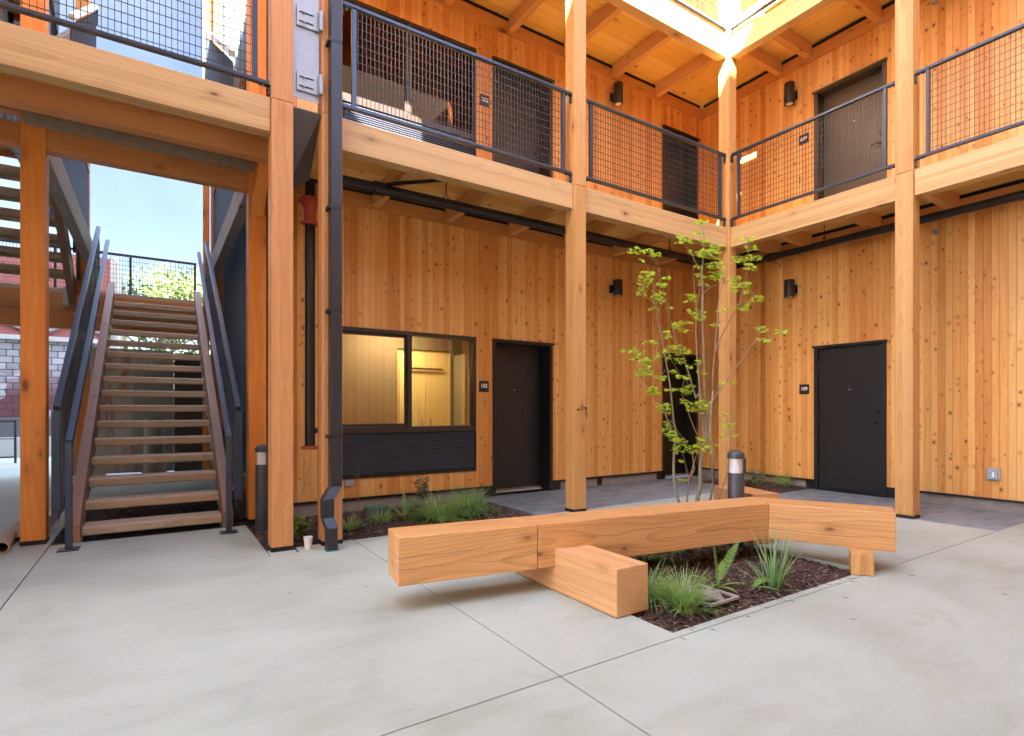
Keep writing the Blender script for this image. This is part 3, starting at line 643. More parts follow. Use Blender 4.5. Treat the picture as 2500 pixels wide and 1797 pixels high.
# ---------------------------------------------------------------- number signs
def sign(txt, axis, u, z, label):
    W0 = WA if axis == 'y' else WB
    e = empty('room_number_sign', (u, W0, z) if axis == 'y' else (W0, u, z), label, 'sign', None)
    hw = .076; b = MB(); poly = []
    for cx, cz, a0 in ((hw-.015, hw-.015, 0), (-hw+.015, hw-.015, 90), (-hw+.015, -hw+.015, 180), (hw-.015, -hw+.015, 270)):
        for k in range(5): t = R(a0+22.5*k); poly.append((cx+.015*math.cos(t), cz+.015*math.sin(t)))
    n_ = len(poly)
    def P(a, c, h): return (u+a, W0-c, z+h) if axis == 'y' else (W0-c, u-a, z+h)
    b.add([P(a, .001, h) for a, h in poly]+[P(a, .009, h) for a, h in poly], [tuple(range(n_)), tuple(range(2*n_-1, n_-1, -1))]+[(i, (i+1) % n_, n_+(i+1) % n_, n_+i) for i in range(n_)])
    b.build('plate', plain('sign_plate', (.018, .016, .018), .4), e)
    cu = bpy.data.curves.new('t', 'FONT'); cu.body = txt; cu.size = .072; cu.align_x = 'CENTER'; cu.align_y = 'CENTER'; cu.offset = .0016; cu.extrude = .001
    to = bpy.data.objects.new('t', cu); sc.collection.objects.link(to); bpy.context.view_layer.update()
    me = bpy.data.meshes.new_from_object(to.evaluated_get(bpy.context.evaluated_depsgraph_get())); bpy.data.objects.remove(to)
    me.materials.clear(); me.materials.append(plain('sign_digits', (.85, .80, .84), .5))
    o = bpy.data.objects.new('digits', me); sc.collection.objects.link(o); o.parent = e
    o.rotation_euler = (R(90), 0, 0) if axis == 'y' else (R(90), 0, R(-90))
    o.location = (0, -.0102, .006) if axis == 'y' else (-.0102, 0, .006)
sign('102', 'y', 3.787, 1.518, 'black square sign reading 102 beside the window')
sign('109', 'x', 4.671, 1.512, 'black square sign reading 109 beside the flush door')
sign('202', 'y', 3.800, 5.45, 'black square sign reading 202 between upper window and door')
sign('209', 'x', 4.680, 5.36, 'black square sign reading 209 on the right-hand upper wall')
# ---------------------------------------------------------------- wall lamps
def lamp(axis, u, z0, z1, label):
    W0 = WA if axis == 'y' else WB; zc = (z0+z1)/2
    c = (u, W0-.14) if axis == 'y' else (W0-.14, u)
    e = empty('wall_lamp', (c[0], c[1], zc), label, 'wall lamp', None)
    MB().lathe(*c, [(.066, z0+.004), (.072, z0), (.074, z0+.004), (.074, z1-.004), (.071, z1)], 28).build('shade', lampm, e, smooth=True)
    MB().lathe(*c, [(.045, z0-.002), (.05, z0+.001)], 20).build('lens', lens_m, e)
    if axis == 'y': m = MB().box(u-.03, u+.03, W0-.09, W0-.02, zc-.03, zc+.03).box(u-.055, u+.055, W0-.02, W0-.001, zc-.065, zc+.065)
    else: m = MB().box(W0-.09, W0-.02, u-.03, u+.03, zc-.03, zc+.03).box(W0-.02, W0-.001, u-.055, u+.055, zc-.065, zc+.065)
    m.build('mount', lampm, e, bevel=.003)
lamp('y', 6.16, 3.01, 3.255, 'black cylinder lamp on the north wall left of the maple')
lamp('x', 4.83, 2.94, 3.205, 'black cylinder lamp on the right-hand wall above sign 109')
lamp('y', 6.17, 6.05, 6.38, 'upper gallery cylinder lamp on the north wall')
lamp('x', 4.83, 5.93, 6.25, 'upper gallery cylinder lamp left of door 209')
# ---------------------------------------------------------------- mesh railings
def wires(b, P, u0, u1, z0, z1, du=.040, dz=.0775, r=.0024):
    u = u0+du*.6
    while u < u1: b.bar(P(u, -.002, z0), P(u, -.002, z1), 2*r, 2*r); u += du
    z = z0+dz*.5
    while z < z1: b.bar(P(u0, .002, z), P(u1, .002, z), 2*r, 2*r); z += dz
def railing(axis, u0, u1, c, zb, label, zt=None, out=False, left_gap=.12, right_gap=.12):
    zt = zt or zb+.935; um = (u0+u1)/2
    def P(u, d, z): return (u, c+d, z) if axis == 'y' else (c+d, u, z)
    e = empty('mesh_railing', P(um, 0, zb), label, 'railing')
    MB().bar(P(u0+.012, 0, zt-.018), P(u1-.012, 0, zt-.018), .05, .03).build('top_rail', railm, e, bevel=.004)
    MB().bar(P(u0+.012, 0, zb-.012), P(u1-.012, 0, zb-.012), .05, .03).build('bottom_rail', railm, e, bevel=.004)
    for u in (u0+left_gap, u1-right_gap):
        MB().bar(P(u, 0, zb+.004), P(u, 0, zt-.034), .03, .045).build('stile', railm, e, bevel=.003)
    b = MB(); wires(b, P, u0+left_gap+.015, u1-right_gap-.015, zb+.004, zt-.034); b.build('wire_mesh', wirem, e)
    for u, s_ in ((u0, 1), (u1, -1)):
        for z in (zt-.034, zb-.028):
            k = MB(); k.bar(P(u+s_*.003, 0, z-.09), P(u+s_*.003, 0, z), .06, .006, up=P(1, 0, 0) if axis == 'y' else (0, 1, 0))
            k.bar(P(u+s_*.004, 0, z-.003), P(u+s_*.09, 0, z-.003), .045, .006)
            kk = k.build('bracket', black, e)
            q = MB()
            for dz in (.03, .06): q.tube([P(u+s_*.006, -.012, z-dz), P(u+s_*.014, -.012, z-dz)], .006, 6)
            q.tube([P(u+s_*.055, 0, z-.006), P(u+s_*.055, 0, z-.03)], .007, 6); q.build('bolt', galv, kk)
    return e
yr = PF+.06; xr = PX+.06
railing('y', -1.975, .815, yr, 3.97, 'mesh railing above the stair, with sky behind')
railing('y', 1.232+PW, 4.084, yr, 3.97, 'mesh railing in front of window and door 202')
railing('y', 4.084+PW, PX, yr, 3.97, 'mesh railing left of the corner post with the dark door behind')
railing('x', 2.676+PW, PF, xr, 3.97, 'mesh railing in front of door 209')
railing('x', .38+PW, 2.676, xr, 3.97, 'mesh railing at the upper right edge')
railing('y', 4.084+PW, PX, yr, 6.735, 'sunlit third floor railing left of the corner')
railing('x', 2.676+PW, PF, xr, 6.735, 'sunlit third floor railing right of the corner')
railing('y', 1.232+PW, 4.084, yr, 6.735, 'third floor railing above the upper window')
# ---------------------------------------------------------------- pipes
def pipe(pts, r, label, coup=(), hang=()):
    b = MB().tube(pts, r, 20); e = b.build('sprinkler_pipe', pipem, None, tuple(pts[0]), smooth=True); tag(e, label, 'pipe')
    for p0, p1 in coup: MB().tube([p0, p1], r*1.28, 20).build('coupling', pipem, e, smooth=True)
    for (x, y, z, zt) in hang:
        MB().tube([(x, y, z+r+.06), (x, y, zt)], .006, 6).tube([(x-.03, y, z+r*.9), (x, y, z+r+.07), (x+.03, y, z+r*.9)], .007, 6).build('hanger', black, e)
    return e
pipe([(1.45, 5.68, 3.545), (7.88, 5.68, 3.545)], .056, 'long black pipe under the north gallery',
     [((1.93, 5.68, 3.545), (2.05, 5.68, 3.545)), ((7.70, 5.68, 3.545), (7.80, 5.68, 3.545))], [(2.78, 5.68, 3.545, 3.86), (6.5, 5.68, 3.545, 3.86), (4.7, 5.68, 3.545, 3.86)])
MB_b = MB().bar((2.06, 5.66, 3.60), (2.72, 5.42, 3.72), .03, .03).box(2.70, 2.78, 5.38, 5.45, 3.69, 3.76)
tag(MB_b.build('pipe_brace', black, None, mid(MB_b)), 'black sway brace bar beside the pipe end', 'brace')
pipe([(7.95, 5.62, 3.545), (7.95, -2.9, 3.545)], .052, 'long black pipe under the right-hand gallery',
     [((7.95, 5.0, 3.545), (7.95, 4.9, 3.545))], [(7.95, 4.15, 3.545, 3.86), (7.95, 1.6, 3.545, 3.86)])
rp = pipe([(1.42, 6.27, .80), (1.42, 6.27, 3.7)], .054, 'vertical dark riser pipe between the two left posts')
MB().lathe(1.42, 6.27, [(.06, 3.22), (.085, 3.225), (.09, 3.25), (.06, 3.27), (.06, 3.36), (.068, 3.40), (.075, 3.44), (.098, 3.45), (.10, 3.51), (.062, 3.53)], 24).box(1.30, 1.54, 6.24, 6.30, 3.455, 3.50).box(1.315, 1.525, 6.245, 6.295, 3.228, 3.246).build('red_coupling', redm, rp, smooth=True)
MB().lathe(1.42, 6.27, [(.05, .765), (.085, .77), (.085, .80), (.06, .805)], 20).tube([(1.325, 6.27, .785), (1.515, 6.27, .785)], .015, 8).build('red_end_cap', redm, rp, smooth=True)
MB().tube([(1.46, 6.25, .97), (1.53, 6.2, .97)], .03, 14).build('valve_stub', pipem, rp, smooth=True)
# ---------------------------------------------------------------- downspout
ds = empty('downspout', (1.33, 4.88, 0), 'tall black square downspout on the post, kinked at its foot', 'downspout')
def rect_run(pts, wx, wy, lean=None):
    b = MB(); k0 = 0; vs = []; fs = []
    for i, p in enumerate(pts):
        x, y, z = p; vs += [(x-wx/2, y-wy/2, z), (x+wx/2, y-wy/2, z), (x+wx/2, y+wy/2, z), (x-wx/2, y+wy/2, z)]
    for i in range(len(pts)-1):
        for j in range(4): a = i*4+j; c = i*4+(j+1) % 4; fs.append((a, c, c+4, a+4))
    fs.append((3,2,1,0)); e = (len(pts)-1)*4; fs.append((e, e+1, e+2, e+3)); return b.add(vs, fs)
rect_run([(1.325, 4.915, .53), (1.325, 4.915, 9.3)], .095, .10).build('pipe', downm, ds, bevel=.004)
rect_run([(1.325, 4.915, .529), (1.245, 4.865, .43), (1.245, 4.865, .27), (1.262, 4.80, .19)], .095, .10).build('elbow', downm, ds, bevel=.003)
rect_run([(1.262, 4.80, .189), (1.255, 4.775, .012)], .088, .09).build('outlet', downm, ds, bevel=.003)
MB().box(1.205, 1.305, 4.725, 4.825, .001, .010).build('teal_tape', teal, ds, bevel=.003)
for z in (.95, 2.05, 2.95, 4.4): MB().box(1.255, 1.372, 4.862, 4.9755, z, z+.03).build('strap', black, ds)
# galvanised plates between the twin posts
gp = empty('steel_connector_plate', (1.10, 5.02, 3.95), 'galvanised steel plate with slotted brackets between the two left posts', 'steel plate')
MB().box(.995, 1.21, 5.01, 5.016, 3.90, 4.95).build('plate', galv, gp, bevel=.001)
for z in (3.96, 4.52):
    br_ = MB().box(1.02, 1.20, 4.992, 5.009, z, z+.17).box(1.20, 1.231, 4.95, 5.009, z, z+.17).build('slotted_bracket', galv, gp, bevel=.003)
    q = MB().box(1.04, 1.16, 4.990, 4.9915, z+.035, z+.047).box(1.04, 1.16, 4.990, 4.9915, z+.115, z+.127); q.build('slot', dark_gap, br_)
    q = MB()
    for dz in (.04, .12): q.tube([(1.08, 4.99, z+dz), (1.08, 4.965, z+dz)], .012, 6)
    q.build('bolt', galv, br_)
b = MB().add([(.993, 5.02, 3.82), (1.23, 5.02, 3.82), (1.23, 5.45, 3.40), (.993, 5.45, 3.20), (.993, 5.02, 3.81), (1.23, 5.02, 3.81), (1.23, 5.45, 3.39), (.993, 5.45, 3.19)], [(0,1,2,3),(7,6,5,4),(0,4,5,1),(1,5,6,2),(2,6,7,3),(3,7,4,0)])
tag(b.build('sloped_flashing', plain('dull_steel', (.12, .12, .12), .5, .5), None, mid(b)), 'dark sloping sheet steel below the galvanised plate', 'flashing')
# ---------------------------------------------------------------- small wall things
e = empty('outlet_box', (WB, 2.39, .43), 'clear covered outlet box low on the right-hand cedar wall', 'outlet')
MB().box(WB-.035, WB-.001, 2.325, 2.455, .355, .505).build('box', galv, e, bevel=.012, seg=3)
MB().box(WB-.065, WB-.036, 2.34, 2.44, .37, .49).build('cover', plain('clear_cover', (.42, .47, .55), .15, .2), e, bevel=.014, seg=3)
MB().box(WB-.069, WB-.0655, 2.37, 2.39, .40, .46).build('socket', white_p, e)
b = MB().box(1.875, 1.985, WA-.03, WA-.001, .29, .362); tag(b.build('junction_box', galv, None, mid(b), bevel=.004), 'small silver box under the window louvre', 'junction box')
for z, l in ((3.47, 'small silver sprinkler head high on the right-hand wall'), (6.42, 'small silver sprinkler head on the upper right-hand wall')):
    b = MB().tube([(WB, 2.98, z), (WB-.02, 2.98, z)], .035, 16).tube([(WB-.02, 2.98, z), (WB-.07, 2.98, z)], .014, 10).tube([(WB-.07, 2.98, z-.025), (WB-.072, 2.98, z+.025)], .02, 10)
    tag(b.build('wall_sprinkler', galv, None, mid(b), smooth=True), l, 'sprinkler')
b = MB().tube([(4.13, PF, 1.20), (4.13, PF-.03, 1.20)], .013, 10).tube([(4.235, PF, 1.22), (4.235, PF-.03, 1.22), (4.235, PF-.035, 1.19)], .01, 8).tube([(4.235+.014*math.sin(t/8*6.283), PF-.035, 1.145+.035*math.cos(t/8*6.283)) for t in range(9)], .004, 6)
tag(b.build('hook_and_ring', bronze, None, mid(b)), 'small hook and hanging ring on the slim post', 'hook')
# ---------------------------------------------------------------- bollards
def bollard(x, y, label):
    e = empty('bollard_light', (x, y, 0), label, 'bollard light', 'bollard lights in the planting beds')
    MB().lathe(x, y, [(.068, -.03), (.068, .645), (.066, .65)], 28).build('body', bolardm, e, smooth=True)
    MB().lathe(x, y, [(.056, .65), (.056, .775)], 24).build('core', plain('reflector', (.90, .90, .90), .4, 0, .03), e, smooth=True)
    MB().lathe(x, y, [(.0655, .651), (.0655, .774)], 28).build('clear_lens', glassmat('bollard_lens', (.97, .97, .98), .01, .6), e, smooth=True)
    MB().box(x+.030, x+.058, y-.060, y-.028, .6505, .7745).build('lens_strut', bolardm, e)
    MB().lathe(x, y, [(.072, .775), (.073, .805), (.066, .822), (.045, .838), (.015, .846), (.002, .848)], 28).build('cap', bolardm, e, smooth=True)
bollard(4.25, 2.975, 'short dark bollard light behind the bend of the bench')
bollard(.905, 6.03, 'short dark bollard light squeezed behind the wide orange post')
# ---------------------------------------------------------------- bench
bench = empty('timber_bench', (2.9, 2.9, 0), 'long angled bench of thick fir timbers resting on low blocks', 'bench')
FL = Vector((1.189, 3.063)); FB = Vector((4.125, 2.592)); FR = Vector((4.503, 1.84))
BW = .30; d1 = (FB-FL).normalized(); n1 = Vector((-d1.y, d1.x)); d2 = (FR-FB).normalized(); n2 = Vector((-d2.y, d2.x))
m_ = (n1+n2); m_ = m_/(m_.dot(n1)); BB = FB+m_*BW
def bench_part(poly, z0, z1, ang, org, name, mat, bv=.006):
    me = MB(); c = Vector((*org, (z0+z1)/2)); ca, sa = math.cos(-ang), math.sin(-ang)
    lp = [((x-c.x)*ca-(y-c.y)*sa, (x-c.x)*sa+(y-c.y)*ca) for x, y in poly]
    o = me.prism(lp, z0-c.z, z1-c.z).build(name, mat, None, (0, 0, 0), bevel=bv)
    o.parent = bench; o.location = c-bench.location; o.rotation_euler = (0, 0, ang); return o
S = FL+d1*.91; a1 = math.atan2(d1.y, d1.x); a2 = math.atan2(d2.y, d2.x)
e1 = S-d1*.0012; e2 = S+d1*.0012
bench_part([FL, e1, e1+n1*BW, FL+n1*BW], .163, .45, a1, (FL+d1*.45+n1*.15), 'seat_beam', bench_m)
bench_part([e2, FB-d1*.0012, BB-d1*.0012, e2+n1*BW], .163, .45, a1, (FL+d1*2.1+n1*.15), 'seat_beam', bench_m)
bench_part([FB+d2*.0012, FR, FR+n2*BW, BB+d2*.0012], .163, .45, a2, (FB+d2*.45+n2*.15), 'seat_beam', bench_m)
b = MB().box(2.215, 2.47, 2.322, 3.46, .004, .283); b.build('cross_block', block_m, bench, mid(b), bevel=.005)
lg = [FR-d2*.17+n2*.03, FR-d2*.05+n2*.03, FR-d2*.05+n2*.21, FR-d2*.17+n2*.21]
LC = Vector((4.28, 1.955)); lgp = [(LC.x-.05, LC.y+.05), (LC.x+.046, LC.y-.045), (LC.x+.046+.14, LC.y-.045+.075), (LC.x-.05+.14, LC.y+.05+.075)]
# stub beam behind the bend
q0 = Vector((4.603, 3.472)); q1 = Vector((4.44, 2.94)); dd = (q1-q0).normalized(); nn = Vector((-dd.y, dd.x))
b = MB().prism([q0, q1, q1+nn*.28, q0+nn*.28], .004, .449)
stub = empty('timber_seat_block', (4.6, 3.2, 0), 'low fir seat block behind the bend of the bench, right of the bollard', 'seat block')
b.build('block', block_m, stub, (4.6, 3.2, .22), bevel=.005)
c4 = [FR-d2*.26+n2*.035, FR-d2*.16+n2*.035, FR-d2*.16+n2*.23, FR-d2*.26+n2*.23]
b = MB().prism([(4.232, 2.02), (4.325, 1.905), (4.46, 1.985), (4.37, 2.10)], .003, .1625); b.build('leg', post_m, bench, mid(b), bevel=.004)
# ---------------------------------------------------------------- drain grate
e = empty('drain_grate', (2.95, 2.27, .0), 'cast iron drain grate half hidden by grass in the square planter', 'drain')
g_ = MB(); x0, x1, y0g, y1g = 2.80, 3.08, 2.13, 2.43; zt = .016
g_.box(x0, x1, y0g, y0g+.012, 0, zt).box(x0, x1, y1g-.012, y1g, 0, zt).box(x0, x0+.012, y0g+.012, y1g-.012, 0, zt).box(x1-.012, x1, y0g+.012, y1g-.012, 0, zt)
cx, cy = (x0+x1)/2, (y0g+y1g)/2
for qx, qy in ((1, 1), (-1, 1), (-1, -1), (1, -1)):
    for k in range(4):
        t = .022+.030*k; L = .118-t*.85
        if L < .01: continue
        if qx*qy > 0: g_.box(cx+qx*t-.0065, cx+qx*t+.0065, cy+qy*.010, cy+qy*(.010+L), .001, zt-.001)
        else: g_.box(cx+qx*.008, cx+qx*(.008+L), cy+qy*t-.0065, cy+qy*t+.0065, .001, zt-.001)
g_.box(cx-.006, cx+.006, y0g+.018, y1g-.018, 0, zt-.0005).box(x0+.018, x1-.018, cy-.006, cy+.006, 0, zt-.001)
g_.v = [(a, b_, c_+.012) for a, b_, c_ in g_.v]; g_.build('grate', plain('rusty_iron', (.42, .37, .32), .7, .1, .25, 30), e)
MB().box(x0+.003, x1-.003, y0g+.003, y1g-.003, -.06, .006).build('sump', dark_gap, e)
# ---------------------------------------------------------------- main stair
stair = empty('timber_stair', (0, 6.3, 0), 'open riser timber stair climbing away to the landing', 'stair')
NZ = [(6.335+.305*k, .128+.188*k) for k in range(16)]
for k, (y, z) in enumerate(NZ):
    b = MB(); T = .085; x0, x1 = -.566, .566
    prof = [(y, z-.012), (y+.008, z), (y+.29, z), (y+.29, z-.06), (y+.05, z-T), (y+.012, z-T), (y, z-T+.012)]
    n_ = len(prof); b.add([(x0, a, c) for a, c in prof]+[(x1, a, c) for a, c in prof], [tuple(range(n_)), tuple(range(2*n_-1, n_-1, -1))]+[(i, (i+1) % n_, n_+(i+1) % n_, n_+i) for i in range(n_)])
    b.build('tread', step_m, stair, (0, y+.14, z-.04), bevel=.003)
for s_ in (-1, 1):
    xa, xb = (s_*.572, s_*.665); b = MB()
    prof = [(6.29, .0), (6.29, .16), (6.42, .30), (11.30, 3.31), (11.30, 2.93), (6.66, .06), (6.60, 0)]
    n_ = 7; b.add([(xa, a, c) for a, c in prof]+[(xb, a, c) for a, c in prof], [tuple(range(n_)), tuple(range(2*n_-1, n_-1, -1))]+[(i, (i+1) % n_, n_+(i+1) % n_, n_+i) for i in range(n_)])
    b.build('stringer', string_m, stair, ((xa+xb)/2, 8.8, 1.6), bevel=.004)
    br_ = MB()
    for y, z in NZ: br_.box(s_*.5665, s_*.5715, y+.02, y+.25, z-.15, z-.09)
    br_.build('cleats', galv, stair)
def guard(xc, s_, label):
    e = empty('stair_handrail', (xc, 6.1, 0), label, 'handrail', None)
    sl_ = .188/.305
    def zr(y, off): return off+sl_*(y-6.02)
    MB().bar((xc, 6.02, .92), (xc, 10.55, .92+sl_*4.53+.10), .05, .04).build('inner_rail', railm, e, bevel=.004)
    MB().bar((xc, 6.02, .012), (xc, 6.02, .925), .04, .05).build('foot_post', railm, e, bevel=.004)
    MB().box(xc-.075, xc+.075, 5.945, 6.095, 0, .011).build('foot_plate', railm, e, bevel=.002)
    xo = xc+s_*.11
    MB().bar((xo, 6.27, 1.20), (xo, 10.5, 1.20+sl_*4.23+.16), .05, .075).build('outer_rail', railm, e, bevel=.004)
    MB().bar((xo, 6.25, .28), (xo, 6.25, 1.19), .05, .065).build('outer_post', railm, e, bevel=.004)
    b = MB()
    for k in range(1, 8):
        y = 6.25+.6*k; b.bar((xo, y, zr(y, .05)), (xo, y, zr(y, 1.0)), .03, .04); b.bar((xc, y, zr(y, .88)), (xo, y, zr(y, .88)), .012, .012)
    b.build('rail_bracket', railm, e)
    b = MB(); y = 6.30
    while y < 10.5: b.bar((xo-s_*.01, y, zr(y, .02)), (xo-s_*.01, y, zr(y, 1.08)), .004, .004); y += .042
    for k in range(13): b.bar((xo-s_*.014, 6.28, zr(6.28, .04+.08*k)), (xo-s_*.014, 10.5, zr(10.5, .04+.08*k)), .004, .004)
    b.build('wire_mesh', wirem, e)
guard(-.625, -1, 'blue black steel handrail and mesh guard on the left of the stair')
guard(.60, 1, 'blue black steel handrail and mesh guard on the right of the stair')
# landing
ld = empty('stair_landing', (0, 11.9, 3.1), 'timber landing at the head of the stair with mesh rail', 'landing')
MB().box(-2.6, .69, 11.31, 12.7, 3.08, 3.14).build('deck', step_m, ld, (0, 12, 3.1))
MB().box(-2.6, .69, 11.29, 11.40, 2.78, 3.075).build('front_beam', beam_xo, ld, (0, 11.3, 2.9), bevel=.004)
MB().box(-2.6, .69, 11.30, 11.42, 2.50, 2.765).build('front_beam', beam_xo, ld, (0, 11.3, 2.6), bevel=.004)
jb = MB()
for k in range(8): jb.box(-2.4+.42*k, -2.34+.42*k, 11.43, 12.65, 2.85, 3.07)
jb.build('joists', beam_yo, ld)
rl = MB().bar((-2.6, 12.62, 4.09), (.68, 12.62, 4.09), .045, .04)
for x in (-2.58, -1.5, -.4, .655): rl.bar((x, 12.62, 3.15), (x, 12.62, 4.08), .04, .04)
rr_ = rl.build('rail', railm, ld); b = MB(); wires(b, lambda u, d, z: (u, 12.62+d, z), -2.58, .65, 3.18, 4.06, .045, .085, .003); b.build('wire_mesh', wirem, rr_)
# flight seen from below on the left
fl2 = empty('upper_flight', (-1.8, 11.2, 3.14), 'flight of steps seen from below at the left edge', 'stair')
for k in range(1, 17):
    y = 11.30-.30*k; z = 3.14+.188*k
    b = MB().box(-2.5, -1.17, y-.27, y, z-.05, z).box(-2.5, -1.17, y-.02, y+.02, z-.10, z-.05); b.build('tread', beam_xo if k > 6 else step_m, fl2, (-1.8, y-.13, z), bevel=.003)
for xs_ in (-1.165, -2.6): b = MB().bar((xs_+.045, 11.35, 2.98), (xs_+.045, 6.5, 6.02), .09, .30); b.build('stringer', string_m, fl2, (xs_, 9, 4.5), bevel=.004)
MB().box(-1.24, -1.06, 11.24, 11.46, 2.86, 3.16).build('foot_bracket', galv, fl2)
b = MB().bar((-1.02, 11.2, 4.15), (-1.02, 6.6, 7.0), .04, .05)
for k in range(9): y = 11.1-.52*k; b.bar((-1.03, y, 3.25+.62*.52*k), (-1.03, y, 4.18+.62*.52*k), .03, .04)
b.build('guard_rail', railm, fl2)
# slatted screens and upper stair rails beside the opening
def screen(x, y0_, y1_, z0, z1, label):
    e = empty('slat_screen', (x, (y0_+y1_)/2, z0), label, 'screen'); b = MB(); y = y0_
    while y < y1_: b.box(x-.008, x+.008, y, y+.02, z0, z1); y += .085
    b.build('slats', railm, e)
    MB().box(x-.02, x+.02, y0_, y1_, z1, z1+.04).box(x-.02, x+.02, y0_, y1_, z0-.04, z0).build('screen_frame', railm, e)
screen(-.90, 8.0, 11.0, 3.95, 4.95, 'dark upright slat guard over the left walkway beam')
screen(.86, 6.8, 11.0, 3.95, 4.95, 'dark upright slat guard over the right walkway beam')
def sloped(x, y0_, z0_, y1_, z1_, label):
    e = empty('sloping_guard', (x, y0_, z0_), label, 'handrail')
    MB().bar((x, y0_, z0_), (x, y1_, z1_), .05, .06).build('rail', white_p, e, bevel=.003)
    MB().bar((x+.1*(1 if x > 0 else -1), y0_, z0_-.35), (x+.1*(1 if x > 0 else -1), y1_, z1_-.35), .06, .16).build('stringer', grey_wood, e, bevel=.003)
    MB().bar((x, y1_, z1_), (x, y1_+.16, z1_+.02), .03, .03).bar((x, y1_+.16, z1_+.02), (x, y1_+.16, z1_-.22), .03, .03).build('hook', railm, e)
    b = MB(); k = 0
    while y0_+.12*k < y1_: y = y0_+.12*k; z = z0_+(z1_-z0_)*(y-y0_)/(y1_-y0_); b.bar((x, y, z-1.1), (x, y, z-.09), .012, .02); k += 1
    b.build('bars', railm, e)
sloped(.72, 6.9, 5.20, 11.0, 7.85, 'white topped sloping guard high on the right of the sky gap')
sloped(-.80, 7.9, 5.62, 11.0, 7.65, 'white topped sloping guard high on the left of the sky gap')
b = MB().box(-1.3, -1.28, 7.0, 11.0, 4.0, 9.0)
for k in range(14): b.box(-1.28, -1.25, 7.1+.29*k, 7.13+.29*k, 4.0, 9.0)
tag(b.build('cladding_panel', clad_m), 'dark ribbed metal panel left of the sky gap', 'cladding')
# metal clad end wall right of the stair
cw = empty('metal_clad_wall', (1.06, 9, 0), 'dark ribbed metal wall right of the stair', 'wall')
MB().box(1.06, 1.3, WA+.0, 12.4, .30, ZR).build('panel', clad_m, cw)
b = MB(); y = 6.75
while y < 12.4: b.box(1.030, 1.06, y, y+.018, .31, ZR); y += .30
b.build('seams', clad_m, cw)
MB().box(1.075, 1.3, WA+.01, 12.4, -.1, .27).build('plinth', concm, cw)
MB().box(1.04, 1.3, WA+.005, 12.4, .272, .298).build('drip_edge', galv, cw)
# ---------------------------------------------------------------- things beyond and below the stair
bw = MB().box(.30, 1.05, 12.5, 12.7, 0, 2.3); tag(bw.build('brown_wall', brownw, None, (0, 12.5, 0)), 'dark brown wall under the right end of the landing', 'wall')
bw = MB().box(-1.3, .299, 12.75, 12.95, 0, 2.35); tag(bw.build('painted_wall', muralm, None, (0, 12.9, 0)), 'pale paint streaked wall under the landing', 'wall')
bw = MB().box(-.35, .299, 12.70, 12.749, 0, 1.95); tag(bw.build('white_wall_panel', palec, None, (0, 12.7, 0), bevel=.004), 'white panel wall seen between the lower treads', 'wall')
st_ = MB(); 
for k in range(9):
    a = k/9*6.283
st_.lathe(-.02, 12.1, [(.20, -.02), (.17, .3), (.165, .62), (.17, .95), (.16, 1.05)], 14)
tag(st_.build('wood_stump', timber('stump_wood', 2, (.42, .38, .30), (.16, .11, .07), 2.0, 40), None, (-.02, 12.1, 0), smooth=True), 'weathered wood stump behind the stair', 'stump')
lw = MB().box(-14, -.9, 18.25, 18.5, -.1, .5); tag(lw.build('low_wall', palec, None, (-6, 18.3, 0), bevel=.01), 'low pale concrete wall across the lane', 'wall')
lw = MB().box(-16, -.5, 20, 20.3, -.1, .98); tag(lw.build('retaining_wall', plain('dark_concrete', (.10, .10, .11), .8), None, (-6, 20, 0)), 'dark retaining wall below the shingled house', 'wall')
hb = MB().box(-30, -.4, 20.3, 60, -.1, .90); tag(hb.build('terrace_ground', groundm), kind='structure')
hs = empty('painted_house', (-8, 22, .9), 'pink and shingled house across the lane', 'house')
MB().box(-18, -1.24, 22.0, 30, .9, 3.35).build('shingle_wall', shing_m, hs)
MB().box(-18, -1.24, 21.97, 30, 3.351, 6.05).build('upper_wall', pinkm, hs)
MB().box(-1.239, -1.03, 21.9, 30.05, .9, 6.1).build('corner_pilaster', plain('grey_trim', (.33, .30, .28), .8), hs)
MB().box(-18, -1.245, 21.85, 21.969, 3.30, 3.44).build('trim_band', palec, hs)
tr = MB()
for k in range(6):
    x = -2.1-1.9*k
    for s_ in (-1, 1): tr.bar((x+s_*.95, 21.9, 3.50), (x, 21.9, 3.98), .08, .14)
tr.build('gable_trim', plain('grey_gable', (.20, .20, .21), .8), hs)
# steel handrail on the lane
lr = empty('lane_handrail', (-4, 16.4, 0), 'thin black handrail on the lane at the left edge', 'handrail')
b = MB().bar((-9, 16.4, .94), (-2.62, 16.4, .94), .04, .04).bar((-9, 16.4, .14), (-2.62, 16.4, .14), .03, .03).bar((-9, 16.4, .55), (-2.62, 16.4, .55), .02, .02)
b.build('rails', black, lr)
b = MB()
for k in range(6): b.bar((-2.64-1.2*k, 16.4, 0), (-2.64-1.2*k, 16.4, .92), .04, .04)
b.build('uprights', black, lr)
b = MB().bar((-.95, 14.6, 0), (-.95, 14.6, .92), .035, .035).bar((-.95, 14.6, .93), (-.95, 17.5, .93), .035, .035); tag(b.build('lane_handrail', black, None, (-.95, 14.6, 0)), 'thin black rail seen between the lower treads', 'handrail')
